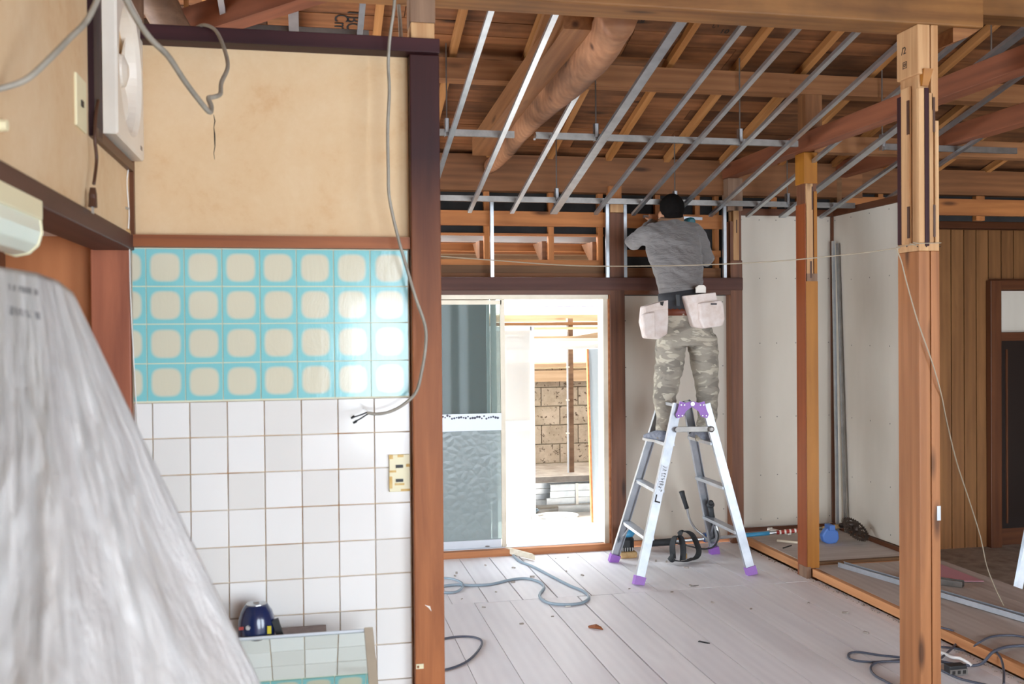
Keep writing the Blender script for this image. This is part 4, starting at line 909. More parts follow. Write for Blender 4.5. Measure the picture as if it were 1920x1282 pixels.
# hands: palm, four unequal curled fingers, thumb from the side of the palm
def hand(b, wr, fwd, side, curl, s=1.0):
    fwd, side = Vector(fwd).normalized(), Vector(side).normalized(); nrm_ = fwd.cross(side).normalized(); pc = wr+fwd*.055*s
    b.loft([(wr-fwd*.01, side*.026*s, nrm_*.020*s), (wr+fwd*.03*s, side*.036*s, nrm_*.018*s), (wr+fwd*.085*s, side*.040*s, nrm_*.014*s)], 12)
    for i, L in enumerate((.070, .078, .072, .058)):
        o_ = wr+fwd*.078*s+side*(-.030+.020*i)*s; p1 = o_+fwd*L*.45*s+nrm_*curl*.3*L; p2 = p1+fwd*L*.25*s+nrm_*curl*L*.45; p3 = p2+nrm_*curl*L*.35-fwd*L*.05
        b.tube([o_-fwd*.03, o_, p1, p2, p3], [.0085*s, .009*s, .0085*s, .008*s, .006*s], 8)
    t0 = wr+fwd*.03*s-side*.034*s; b.tube([t0+side*.015, t0, t0-side*.02+fwd*.025+nrm_*curl*.012, t0-side*.018+fwd*.052+nrm_*curl*.03], [.012*s, .011*s, .010*s, .007*s], 8)
hand(b, wrL, (.25, .45, .55), (1, -.2, -.2), 1)
hand(b, wrR, (-.25, .35, .45), (-.8, .2, -.3), -1)
remesh('body', b, 'skin', pe, .0062, 3)
def wr1(v):
    return .012*noise.noise(Vector((v.x*5, v.y*5, v.z*20+v.x*14)))+.005*noise.noise(v*26)
b = MB(); rg = []
kk = .004*285
b.loft([ring(1279, 566, 6.43, 42+kk, .118), ring(1276, 545, 6.44, 44.5+kk, .122), ring(1272, 512, 6.47, 50+kk, .128), ring(1266, 480, 6.51, 56+kk, .135), ring(1260, 455, 6.54, 57+kk, .132), ring(1258, 438, 6.56, 53+kk, .12), ring(1258, 424, 6.58, 41+kk, .10), ring(1259, 415, 6.60, 26+kk, .078)], 30)
arms(.004, b); remesh('sweater', b, 'knit', pe, .009, 4, wr1)
b = MB(); legs(.006, b); b.loft([ring(1284, 648, 6.40, 58, .122), ring(1284, 620, 6.40, 57, .128), ring(1282, 590, 6.41, 48, .12), ring(1281, 578, 6.42, 44, .118)], 28)
def wr2(v): return .009*noise.noise(Vector((v.x*8, v.y*5, v.z*26)))+.004*noise.noise(v*26)
remesh('trousers', b, 'camo', pe, .009, 4, wr2)
b = MB().loft([ring(1280, 592, 6.41, 50, .124), ring(1280, 577, 6.42, 47.5, .123)], 30); obj('leather_belt', b, 'leather', pe, smooth=True)
b = MB().loft([(P(1279, 580, Y=6.42), Vector((.163, 0, .02)), Vector((0, .125, 0))), (P(1278, 562, Y=6.43), Vector((.162, 0, .02)), Vector((0, .130, 0))), (P(1277, 545, Y=6.44), Vector((.163, 0, .022)), Vector((0, .128, 0)))], 32); obj('support_belt', b, 'belt', pe, smooth=True)
obj('belt_loop', MB().box(*(lambda q: (q.x-.012, q.x+.014, 6.285, 6.30, q.z-.04, q.z+.04))(P(1271, 563, Y=6.29))), 'rubber', pe, bevel=.003)
# collar
b = MB(); rr_ = []
for i, (cx, cy, Y_, hw, hd) in enumerate(((1257, 424, 6.585, 27, .085), (1258, 414, 6.60, 27, .082), (1260, 406, 6.61, 24, .075))): rr_.append((P(cx, cy, Y=Y_), Vector((hw*.0035, 0, .008)), Vector((0, hd, .02))))
remesh('collar', MB().loft(rr_, 24), 'collar', pe, .006, 3)
# hair cap with a fade towards the neck
b = MB().ball(hc+Vector((0, -.012, .022)), .087, .098, .102, 22, 14); b.ball(hc+Vector((0, -.035, -.035)), .070, .070, .062, 18, 10)
remesh('hair', b, 'hair', pe, .006, 2, lambda v: .0015*noise.noise(v*140))
# shoes
for nm, an, dx, lb in (('shoe', anL, -.045, None), ('shoe', anR, .0, None)):
    z0 = .866; c = Vector((an.x, an.y, z0)); b = MB()
    b.loft([(c+Vector((0, -.075, .03)), Vector((.022, 0, 0)), Vector((0, 0, .028))), (c+Vector((0, -.05, .04)), Vector((.036, 0, 0)), Vector((0, 0, .040))), (c+Vector((dx*.3, .02, .045)), Vector((.040, 0, 0)), Vector((0, 0, .045))), (c+Vector((dx*.7, .10, .034)), Vector((.045, 0, 0)), Vector((0, 0, .033))), (c+Vector((dx*1.1, .175, .024)), Vector((.036, 0, 0)), Vector((0, 0, .022)))], 18)
    so = remesh(nm, b, 'shoe', pe, .006, 3)
    sb = MB(); ol = [(-.03, -.08), (.03, -.08), (.04, 0), (.046+dx*.7, .10), (.034+dx*1.1, .18), (-.034+dx*1.1, .18), (-.046+dx*.7, .10), (-.04, 0)]
    sb.prism([c+Vector((a_, b_, 0)) for a_, b_ in ol], (0, 0, .017)); obj('sole', sb, 'shoesole', so)
# pouches on the belt
def pouch(nm, polys, Y_, lb):
    po2 = None
    for i, (pl_, dy, y_) in enumerate(polys):
        o = obj(nm if i == 0 else ('flap' if i == 2 else 'outer_pocket'), MB().prism([P(a_, b_, Y=Y_+y_) for a_, b_ in pl_], (0, dy, 0)), 'pouch', pe if i == 0 else po2, bevel=.010 if i < 2 else .004)
        if i == 0: po2 = o
    return po2
pl_ = pouch('tool_pouch', [([(1208, 574), (1253, 562), (1254, 600), (1252, 626), (1236, 636), (1212, 634), (1205, 604)], .09, 0), ([(1205, 592), (1208, 588), (1229, 584), (1230, 632), (1214, 634), (1208, 630)], .05, -.028), ([(1209, 574), (1253, 562), (1253, 579), (1210, 586)], .01, -.006)], 6.24, '')
pr = pouch('tool_pouch', [([(1286, 554), (1342, 548), (1347, 566), (1357, 580), (1357, 604), (1352, 610), (1318, 616), (1301, 613)], .09, 0), ([(1312, 568), (1352, 562), (1357, 570), (1360, 598), (1355, 611), (1320, 616), (1313, 600)], .045, -.03), ([(1286, 554), (1342, 548), (1345, 561), (1290, 570)], .01, -.006)], 6.22, '')
q = P(1338, 570, Y=6.188); obj('pouch_label', MB().box(q.x-.02, q.x+.022, 6.185, 6.189, q.z-.005, q.z+.006), 'belt', pr)
q = P(1241, 570, Y=6.225); obj('snap_patch', MB().prism([P(1238, 566, Y=6.225), P(1245, 565, Y=6.225), P(1243, 573, Y=6.225), P(1239, 572, Y=6.225)], (0, .004, 0)), 'ink', pl_)
q = P(1314, 545, Y=6.25); tl_ = obj('snips', MB().prism([P(1306, 549, Y=6.25), P(1306, 538, Y=6.25), P(1311, 534, Y=6.25), P(1320, 534, Y=6.25), P(1324, 538, Y=6.25), P(1324, 549, Y=6.25)], (0, .02, 0)), 'white', label='white-handled snips sticking out of the right tool pouch', cat='snips', bevel=.003)
# drill and bar held to the wall
dq = P(1291, 418, Y=6.90); dl = empty('cordless_drill', dq, 'teal cordless drill in the right hand of the worker', 'drill')
obj('drill_body', MB().lathe(dq+Vector((.0, -.07, .005)), [(.018, 0), (.03, .008), (.034, .03), (.034, .10), (.022, .125), (.014, .14)], 16, (0, 1, 0)), 'teal', dl, smooth=False)
obj('drill_grip', MB().beam(dq+Vector((0, -.02, 0)), dq+Vector((.015, -.03, -.10)), .03, .035, up=(0, 1, 0)), 'black', dl, bevel=.006)
obj('battery', MB().beam(dq+Vector((.015, -.03, -.10)), dq+Vector((.018, -.035, -.14)), .05, .08, up=(0, 1, 0)), 'teal', dl, bevel=.005)
a, c = P(1206, 406, Y=7.05), P(1316, 410, Y=7.05); obj('steel_bar', MB().beam(a, c, .02, .022), 'metal', label='short galvanised bar the worker fixes across the timber rail', cat='bar')

# ================================================================== TOOLS ON FLOOR
# blue and black power tool with tan base behind the left ladder legs
q = P(1178, 1044, Z=0); tw = empty('power_tool', (q.x, q.y, 0), 'blue and black power tool with tan base lying on the floor behind the ladder', 'tool')
obj('tan_base', MB().box(q.x-.075, q.x+.055, q.y-.05, q.y+.05, 0, .045), 'tan', tw, bevel=.012)
obj('black_housing', MB().lathe((q.x-.012, q.y+.03, .045), [(.055, 0), (.062, .02), (.062, .08), (.05, .10)], 18), 'black', tw)
b = MB()
for i in range(5): b.box(q.x-.055+.018*i, q.x-.047+.018*i, q.y-.036, q.y-.028, .05, .075)
obj('vent_slots', b, 'metaldull', tw, kind='stuff')
b = MB().loft([((q.x-.01, q.y+.03, .14), (.052, 0, 0), (0, .045, 0)), ((q.x+.0, q.y+.03, .165), (.062, 0, .0), (0, .045, 0)), ((q.x+.01, q.y+.03, .19), (.045, 0, .0), (0, .035, 0)), ((q.x+.0, q.y+.03, .20), (.02, 0, .0), (0, .02, 0))], 16); obj('blue_top', b, 'bluecable', tw, smooth=True); obj('side_handle', MB().tube(spline([(q.x-.06, q.y, .04), (q.x-.085, q.y, .08), (q.x-.075, q.y, .12), (q.x-.04, q.y+.01, .15)], 5), .012, 8), 'black', tw, smooth=True)
q2 = P(1190, 1040, Y=q.y-.06)

# brush cutter lying along the wall
bc_ = empty('brush_cutter', (2.9, 6.78, .0), 'brush cutter with saw blade and long shaft lying behind the ladder across the deck edge', 'brush cutter')
s0, s1, s2 = P(1262, 1016, Y=6.72), P(1397, 1001, Y=6.76), P(1600, 985, Y=6.62)
s0 = P(1255, 1016, Y=6.90); s2 = P(1590, 986, Y=6.62)
def sh(t): return s0.lerp(s2, t)
obj('shaft', MB().tube([s0, s2], .0125, 12), 'silver', bc_, smooth=True)
obj('blue_sleeve', MB().tube([sh(.40), sh(.56)], .0155, 12), 'bluecable', bc_, smooth=True)
obj('warning_sleeve', MB().tube([sh(.60), sh(.80)], .0155, 12), 'redlab', bc_, smooth=True)
for k in range(6): a = sh(.615+k*.028); obj('white_band', MB().tube([a, sh(.625+k*.028)], .0162, 12), 'white', bc_)
obj('rear_grip', MB().tube([P(1222, 1018, Y=6.91), P(1262, 1015, Y=6.90)], .026, 14), 'rubber', bc_, smooth=True)
obj('handle_clamp', MB().box(*(lambda q: (q.x-.028, q.x+.026, q.y-.03, q.y+.03, q.z-.03, q.z+.035))(P(1326, 1008, Y=6.84))), 'blue', bc_, bevel=.008)
hb = spline([P(1288, 950, Y=6.84), P(1292, 970, Y=6.84), P(1303, 990, Y=6.84), P(1318, 1003, Y=6.82), P(1326, 1011, Y=6.80)], 6); obj('left_handlebar', MB().tube(hb, .009, 10), 'silver', bc_, smooth=True)
hb = spline([P(1326, 1012, Y=6.80), P(1340, 1014, Y=6.66), P(1346, 1004, Y=6.60), P(1342, 985, Y=6.60), P(1338, 980, Y=6.60)], 6); obj('right_handlebar', MB().tube(hb, .018, 10), 'silver', bc_, smooth=True)
obj('left_grip', MB().tube([P(1288, 953, Y=6.84), P(1285, 944, Y=6.84), P(1280, 928, Y=6.84), P(1278, 921, Y=6.84)], [.017, .016, .018, .021], 12), 'rubber', bc_, smooth=True)
g1 = obj('right_grip', MB().tube([P(1338, 984, Y=6.60), P(1334, 960, Y=6.60), P(1332, 950, Y=6.60)], [.020, .018, .022], 12), 'rubber', bc_, smooth=True)
obj('trigger_head', MB().ball(P(1332, 946, Y=6.60), .030, .026, .026), 'rubber', bc_, smooth=True); obj('trigger_knob', MB().lathe(P(1332, 942, Y=6.575), [(.020, 0), (.020, .012), (.012, .016)], 10, (0, -1, 0)), 'black', bc_)
cable('throttle_cable', [P(1340, 984, Y=6.60), P(1347, 1005, Y=6.57), P(1338, 1024, Y=6.56), P(1318, 1029, Y=6.58), P(1290, 1023, Y=6.66), P(1266, 1018, Y=6.86)], .0055, 'black', bc_)
# gearbox, guard, blade
g0 = P(1597, 984, Y=6.55); 
obj('gear_tube', MB().tube([sh(.86), P(1590, 984, Y=6.55)], .015, 12), 'tan', bc_, smooth=True)
obj('gear_case', MB().tube([P(1575, 985, Y=6.55), P(1592, 983, Y=6.545), P(1608, 984, Y=6.53)], [.018, .026, .022], 12), 'sawblade', bc_, smooth=True)
gp = [P(a, b_, Y=6.52) for a, b_ in ((1549, 992), (1556, 988), (1566, 992), (1573, 997), (1574, 1010), (1570, 1018), (1556, 1021), (1545, 1016), (1542, 1004))]
obj('guard', MB().prism(gp, (0, .05, 0)), 'guard', bc_, bevel=.012); obj('guard_clamp', MB().box(*(lambda q: (q.x-.022, q.x+.022, 6.50, 6.58, q.z-.02, q.z+.02))(P(1556, 988, Y=6.54))), 'guard', bc_, bevel=.005)
bcn = P(1604, 992, Y=6.50); an_ = Vector((.28, -.62, .75)).normalized(); ua = an_.orthogonal().normalized(); ub = an_.cross(ua); r_ = .116; nt = 36
bm = bmesh.new(); ou = []
for i in range(nt*2):
    a = pi*i/nt; rr_ = r_ if i % 2 else r_*.92; ou.append((rr_*cos(a), rr_*sin(a)))
holes = [[(.0, .0, .0)]]
# ring built as annulus strips with holes: two annuli joined by spokes
b = MB()
def ann(ri, ro, t=.0018):
    n_ = nt*2; v = []
    for i in range(n_):
        a = pi*i/nt; o__ = (ro if ro != 'edge' else (r_ if i % 2 else r_*.87)); v.append((ri*cos(a), ri*sin(a))); v.append((o__*cos(a), o__*sin(a)))
    vv = [bcn+ua*x+ub*y+an_*t/2 for x, y in v]+[bcn+ua*x+ub*y-an_*t/2 for x, y in v]; m_ = len(v); f = []
    for i in range(n_):
        j = (i+1) % n_; f += [(2*i, 2*i+1, 2*j+1, 2*j), (m_+2*i, m_+2*j, m_+2*j+1, m_+2*i+1), (2*i+1, m_+2*i+1, m_+2*j+1, 2*j+1), (2*i, 2*j, m_+2*j, m_+2*i)]
    b.add(vv, f)
ann(.083, 'edge'); ann(.012, .050)
for i in range(12):
    a = 2*pi*i/12; d0 = ua*cos(a)+ub*sin(a); b.beam(bcn+d0*.047, bcn+d0*.086, .017, .0018, up=an_)
ann(.064, .070)
obj('saw_blade', b, 'sawblade', bc_)
obj('blade_hub', MB().lathe(bcn, [(.026, 0), (.026, .012), (.016, .022), (.012, .03)], 16, an_), 'sawblade', bc_)
# harness straps
hs_ = empty('harness', (2.60, 6.55, 0), 'black padded carrying harness lying in loops on the floor behind the ladder', 'harness')
def strap(nm, pts, w_, parent, mat='strap'):
    sp_ = spline(pts, 7); b = MB(); n_ = len(sp_); v = []
    for i, p_ in enumerate(sp_):
        d_ = (sp_[min(i+1, n_-1)]-sp_[max(i-1, 0)]).normalized(); wv_ = Vector((.35, -.9, .15)).normalized(); wv_ = (wv_-d_*wv_.dot(d_)).normalized(); nn = d_.cross(wv_)*.003
        v += [p_-wv_*w_/2-nn, p_+wv_*w_/2-nn, p_+wv_*w_/2+nn, p_-wv_*w_/2+nn]
    f = [(4*i+j, 4*i+(j+1) % 4, 4*i+4+(j+1) % 4, 4*i+4+j) for i in range(n_-1) for j in range(4)]+[(3, 2, 1, 0), tuple(4*(n_-1)+j for j in range(4))]
    b.add(v, f); zmin = min(p_.z for p_ in b.v)
    for p_ in b.v:
        if p_.z < .002: p_.z = .002
    return obj(nm, b, mat, parent, smooth=False)
strap('strap', [P(1272, 1003, Y=6.60), P(1282, 996, Y=6.58), P(1298, 1003, Y=6.55), P(1310, 1030, Y=6.5), P(1305, 1045, Y=6.5), P(1290, 1050, Y=6.5)], .05, hs_)
strap('strap', [P(1262, 1046, Y=6.52), P(1261, 1020, Y=6.52), P(1267, 1006, Y=6.54), P(1277, 1010, Y=6.52), P(1281, 1030, Y=6.48), P(1280, 1050, Y=6.45)], .055, hs_)
strap('strap', [P(1256, 1042, Y=6.5), P(1264, 1050, Y=6.45), P(1285, 1052, Y=6.45), P(1300, 1046, Y=6.5)], .05, hs_)
obj('buckle', MB().box(*(lambda q: (q.x-.02, q.x+.02, q.y-.01, q.y+.01, .0, .035))(P(1283, 1044, Z=.01))), 'tan', hs_, bevel=.004)

# small things on the closet floor
q0, q1 = P(1444, 990, Z=.09), P(1474, 999, Z=.09)
wb_ = empty('white_bracket', ((q0+q1)/2), 'white plastic angle tool lying at the back of the deck left of the middle post', 'bracket'); wb_.location.z = PL+.006
obj('bracket_arm', MB().beam(Vector((q0.x, q0.y, PL+.016)), Vector((q1.x+.03, q1.y, PL+.016)), .035, .016), 'white', wb_, bevel=.004)
obj('bracket_head', MB().beam(Vector((q0.x-.01, q0.y-.02, PL+.02)), Vector((q0.x+.02, q0.y+.05, PL+.02)), .04, .024), 'white', wb_, bevel=.006)
q0, q1 = P(1457, 1013, Z=PL+.012), P(1500, 1017, Z=PL+.012); obj('white_stick', MB().beam(q0, q1, .016, .014), 'scrap', label='short pale wooden stick on the deck left of the middle post', cat='stick')
q0, q1 = P(1468, 1027, Z=PL+.008), P(1484, 1022, Z=PL+.008); obj('pencil', MB().tube([q0, q1], .004, 6), 'black', label='dark green pencil on the deck left of the middle post', cat='pencil')
# conduits leaning in the corner
cp = P(1566, 984, Z=PL+.005); ct = P(1562, 452, Y=7.0)
obj('conduit', MB().beam(Vector((3.99, 6.93, PL+.005)), ct, .019, .019, up=(0, 1, 0)), 'metal', label='tall galvanised channel leaning in the corner of the white boards', cat='channel')
obj('conduit', MB().beam(Vector((4.012, 6.85, PL+.005)), ct+Vector((.02, -.03, -.02)), .012, .03, up=(0, 1, 0)), 'metaldull', label='narrow dark steel strip leaning in the corner beside the tall channel', cat='channel')

# channels and sheet lying on the deck
a, c = P(1577, 1062, Z=PL), P(1925, 1165, Z=PL); 
def lying(name, a, c, w_, h_, label, mat='metal'):
    d_ = (c-a).normalized(); y_ = Vector((0, 0, 1)).cross(d_); b = MB(); z_ = Vector((0, 0, 1)); t = .002
    prof = [(-w_/2, 0), (w_/2, 0), (w_/2, h_), (w_/2-.008, h_), (w_/2-.008, h_-t), (w_/2-t, h_-t), (w_/2-t, t), (-w_/2+t, t), (-w_/2+t, h_-t), (-w_/2+.008, h_-t), (-w_/2+.008, h_), (-w_/2, h_)]
    b.prism([a+y_*u_+z_*v_ for u_, v_ in prof], c-a); return obj(name, b, mat, label=label, cat='channel')
a.z = c.z = PL+.001; c = a+(c-a)*1.05
lying('floor_channel', a, c, .055, .03, 'long galvanised channel lying along the raised deck behind the near post', 'alu')
a, c = P(1690, 1096, Z=PL), P(1805, 1104, Z=PL); a.z = c.z = PL+.001; lying('floor_channel', P(1700, 1085, Z=PL+.001), P(1806, 1100, Z=PL+.001), .05, .035, 'short grey channel on the deck beside the pink sheet', 'metaldull')
pk = [P(1762, 1062, Z=PL), P(1838, 1088, Z=PL), P(1770, 1084, Z=PL)]; pk = [Vector((p_.x, p_.y, PL+.002)) for p_ in pk]; pk = [P(1755, 1055, Z=PL+.002), P(1845, 1090, Z=PL+.002), P(1800, 1090, Z=PL+.002), P(1740, 1080, Z=PL+.002)]
obj('pink_sheet', MB().prism(pk, (0, 0, .004)), 'pink', label='pink sheet offcut lying on the deck right of the near post', cat='sheet')
# aluminium ladder part leaning at the right edge
al = empty('aluminium_frame', P(1905, 1105, Z=-.25), 'aluminium ladder end standing at the far right edge behind the deck', 'ladder')
a, c = P(1890, 1105, Y=5.9), P(1935, 960, Y=6.0); obj('rail', MB().beam(a+Vector((0, 0, -.35)), c, .03, .05, up=(1, 0, 0)), 'alu', al)
obj('rail', MB().beam(a+Vector((.25, 0, -.35)), c+Vector((.15, 0, 0)), .03, .05, up=(1, 0, 0)), 'alu', al)
obj('tread', MB().beam(a+Vector((0, 0, -.02)), a+Vector((.25, 0, -.03)), .06, .02), 'alu', al)

# scrap, crumbs
a, c = P(952, 1032, Z=.03), P(1000, 1043, Z=.03); sc_ = obj('wood_scrap', MB().prism([a+Vector((0, -.03, -.02)), a+Vector((-.02, .03, -.01)), c+Vector((0, .03, -.022)), c+Vector((.01, -.02, -.026))], (0, 0, .04)), 'scrap', bevel=.006, label='pale broken piece of wood lying at the door sill', cat='wood scrap')
g_ = random.Random(11); b = MB()
for px_, py_ in ((910, 1060), (856, 1075), (853, 1080), (1062, 1071), (963, 1065), (866, 1123), (930, 1110), (962, 1092), (998, 1082), (1092, 1079), (1036, 1156), (978, 1170), (1180, 1104), (1042, 1047), (907, 1139), (1295, 1098), (1336, 1130), (1516, 1131), (1585, 1150), (1624, 1187), (1408, 1142), (1260, 1110), (1230, 1052), (1250, 1054), (1287, 1065), (1065, 1045)):
    q = P(px_, py_, Z=0); s_ = g_.uniform(.006, .016); a = g_.uniform(0, 3); b.beam(q+Vector((cos(a), sin(a), 0))*s_+Vector((0, 0, s_*.3)), q-Vector((cos(a), sin(a), 0))*s_+Vector((0, 0, s_*.3)), s_*.9, s_*.6)
obj('floor_crumbs', b, 'debris', kind='stuff', label='small crumbs of plaster and wood scattered over the plank floor', cat='debris')
q = P(1117, 1178, Z=0); b = MB().loft([(q+Vector((-.035, .02, .006)), Vector((0, .008, 0)), Vector((0, 0, .006))), (q+Vector((0, 0, .012)), Vector((.01, .02, 0)), Vector((0, 0, .012))), (q+Vector((.02, -.02, .008)), Vector((.008, .008, 0)), Vector((0, 0, .008))), (q+Vector((.03, -.035, .003)), Vector((.002, .002, 0)), Vector((0, 0, .002)))], 8)
obj('dark_scrap', b, 'rust', label='dark brown torn scrap on the floor planks near the cable loop', cat='scrap')
q = P(1319, 1205, Z=0); obj('black_chip', MB().prism([q+Vector((-.022, .02, .001)), q+Vector((-.01, .028, .001)), q+Vector((.028, -.02, .001)), q+Vector((.015, -.022, .001))], (0, 0, .004)), 'black', label='small black chip on the planks in the middle foreground', cat='chip')
q = P(1303, 1099, Z=0); obj('grey_chip', MB().prism([q+Vector((-.03, -.004, .001)), q+Vector((0, .008, .001)), q+Vector((.03, .01, .001)), q+Vector((0, -.004, .001))], (0, 0, .004)), 'metaldull', label='small grey sliver by the plank joint right of the ladder', cat='chip')
q = P(1065, 1138, Z=0); obj('paper_scrap', MB().prism([q+Vector((-.02, -.005, .004)), q+Vector((-.01, .012, .004)), q+Vector((.02, .01, .004)), q+Vector((.015, -.006, .004))], (0, 0, .002)), 'white', label='small white paper tag on the blue-grey cable loop', cat='tag')

# ---- cables on the floor
fz = .009
def fp(l, z=fz): return [P(a, b_, Z=z) for a, b_ in l]
cable('floor_cable', fp([(950, 1028), (962, 1040), (975, 1052), (1000, 1062), (1040, 1083), (1070, 1098), (1094, 1108), (1104, 1120), (1090, 1130), (1060, 1133), (1030, 1130), (1015, 1122), (1012, 1114), (1020, 1100), (1010, 1090), (985, 1084), (955, 1087), (920, 1095), (885, 1097), (855, 1096), (826, 1099), (800, 1104)]), .0085, 'bcable', label='blue-grey cable winding from the door over the planks in a big loop', cat='cable')
cable('floor_cable', fp([(800, 1084), (830, 1083), (852, 1086), (867, 1094), (864, 1104), (850, 1110), (825, 1110), (800, 1106)]), .0075, 'bcable', label='small blue-grey cable loop showing from behind the tiled wall pillar', cat='cable')
cable('floor_cable', fp([(790, 1202), (830, 1197), (860, 1193), (888, 1194), (903, 1201), (900, 1214), (885, 1232), (865, 1245), (835, 1255), (790, 1262)], .006), .0055, 'dcable', label='dark grey cable loop on the planks at the lower left beside the pillar', cat='cable')
cd = cable('floor_cable', fp([(1690, 1232), (1650, 1228), (1610, 1222), (1592, 1225), (1594, 1235), (1620, 1240), (1655, 1240), (1690, 1237), (1750, 1232)], .006), .0055, 'dcable', label='dark grey cable loop just left of the near post', cat='cable')
cable('floor_cable', fp([(1700, 1240), (1650, 1240), (1633, 1250), (1640, 1265), (1670, 1282), (1700, 1300)], .006), .0055, 'dcable', label='lower grey cable bend left of the near post at the bottom edge', cat='cable')
cable('floor_cable', [P(1745, 1250, Z=.01), P(1790, 1210, Z=.02), P(1795, 1190, Z=.04), P(1780, 1180, Z=.075), P(1755, 1175, Z=.075)], .0055, 'dcable', label='grey cable rising over the deck edge right of the near post', cat='cable')
cable('floor_cable', [P(1755, 1212, Z=.008), P(1785, 1214, Z=.008), P(1815, 1218, Z=.012), P(1835, 1205, Z=.08), P(1860, 1193, Z=.075), P(1900, 1191, Z=.075), P(1930, 1196, Z=.075)], .0055, 'dcable', label='grey cable arching up onto the deck toward the right edge', cat='cable')
cable('floor_cable', [P(1757, 1238, Z=.008), P(1800, 1246, Z=.008), P(1838, 1245, Z=.02), P(1862, 1222, Z=.08), P(1890, 1212, Z=.078), P(1930, 1210, Z=.078)], .007, 'dcable', label='thicker grey cable running right from the socket block over the deck edge', cat='cable')
cable('floor_cable', [P(1865, 1218, Z=.075), P(1877, 1235, Z=.075), P(1882, 1258, Z=.075), P(1882, 1282, Z=.07)], .0055, 'dcable', label='grey cable end hanging down from the tangle at the right edge', cat='cable')
cable('floor_cable', [P(1760, 1222, Z=.012), P(1775, 1227, Z=.02), P(1785, 1232, Z=.03), P(1800, 1234, Z=.03), P(1815, 1242, Z=.02), P(1822, 1248, Z=.01)], .008, 'wcable', label='white knotted cord above the black socket block', cat='cable')
cable('floor_cable', [P(1757, 1252, Z=.006), P(1800, 1272, Z=.006), P(1850, 1284, Z=.006), P(1900, 1300, Z=.006)], .0055, 'dcable', label='grey cable along the bottom edge right of the near post', cat='cable')
q = P(1790, 1262, Z=0); sb_ = empty('socket_block', (q.x, q.y, 0), 'black extension socket block on the floor right of the near post', 'socket')
obj('socket_body', MB().box(q.x-.045, q.x+.045, q.y-.03, q.y+.02, 0, .045), 'black', sb_, bevel=.004); obj('socket_cover', MB().box(q.x-.045, q.x+.045, q.y-.034, q.y-.03, .002, .03), 'metaldull', sb_)
for k in range(3): obj('socket_hole', MB().box(q.x-.036+k*.028, q.x-.022+k*.028, q.y-.036, q.y-.0335, .008, .024), 'ink', sb_)

# ---- taut wire and its tail
wpts = [P(700, 470, Y=4.4), P(822, 480, Y=4.5), P(930, 488, Y=4.5), P(1040, 496, Y=4.5), P(1140, 499, Y=4.5), P(1300, 497, Y=4.45), P(1450, 490, Y=4.2), P(1560, 480, Y=4.05), P(1640, 471, Y=3.9), P(1688, 464, Y=3.83)]
cable('taut_wire', wpts, .0028, 'wire', seg=4, n=6, label='thin taut wire stretched across the room from behind the pillar to the near post', cat='wire')
cable('wire_tail', [P(1680, 466, Y=3.83), P(1690, 490, Y=3.825), P(1700, 530, Y=3.82), P(1720, 600, Y=3.82), P(1748, 680, Y=3.82), P(1765, 740, Y=3.83), P(1775, 790, Y=3.9), P(1795, 870, Y=4.2), P(1818, 940, Y=4.5), P(1838, 1005, Y=4.7), P(1850, 1060, Y=4.8), P(1866, 1102, Y=4.85), P(1882, 1135, Z=PL+.004)], .0028, 'wire', seg=5, n=6, label='loose tail of the wire hanging from the near post down to the deck', cat='wire')

# ================================================================== KITCHEN SIDE
# exhaust fan
fn = empty('exhaust_fan', (-.52, 3.06, 2.17), 'off-white square exhaust fan mounted high on the left wall', 'fan')
y0, y1, z0, z1, xf = 2.845, 3.285, 2.175, 2.62, -.497; cy_, cz_ = 3.063, 2.40; rh = .19
body = MB(); n_ = 48; v = []; T = xf
def sq(a):
    c_, s_ = cos(a), sin(a); k = min((( y1-cy_) if c_ > 0 else (cy_-y0))/max(abs(c_), 1e-6), ((z1-cz_) if s_ > 0 else (cz_-z0))/max(abs(s_), 1e-6)); return (cy_+c_*k, cz_+s_*k)
ang = sorted([2*pi*i/n_ for i in range(n_)]+[math.atan2(z_-cz_, y_-cy_) % (2*pi) for y_ in (y0, y1) for z_ in (z0, z1)])
R_ = []
for a in ang:
    o1 = sq(a); R_.append([(-.535, *o1), (T-.006, *o1), (T, cy_+(o1[0]-cy_)*.975, cz_+(o1[1]-cz_)*.975), (T, cy_+rh*cos(a), cz_+rh*sin(a)), (T-.012, cy_+(rh-.012)*cos(a), cz_+(rh-.012)*sin(a)), (-.56, cy_+(rh-.022)*cos(a), cz_+(rh-.022)*sin(a))])
m_ = len(ang); vv = [p_ for r__ in R_ for p_ in r__]; f = [(6*i+j, 6*((i+1) % m_)+j, 6*((i+1) % m_)+j+1, 6*i+j+1) for i in range(m_) for j in range(5)]
body.add(vv, f); obj('housing', body, 'white', fn)
obj('back_disc', MB().lathe((-.565, cy_, cz_), [(rh, 0), (rh, .003)], 32, (1, 0, 0)), 'metaldull', fn)
obj('hub', MB().lathe((-.56, cy_, cz_), [(.045, 0), (.05, .03), (.045, .045), (.02, .055)], 24, (1, 0, 0)), 'white', fn, smooth=False)
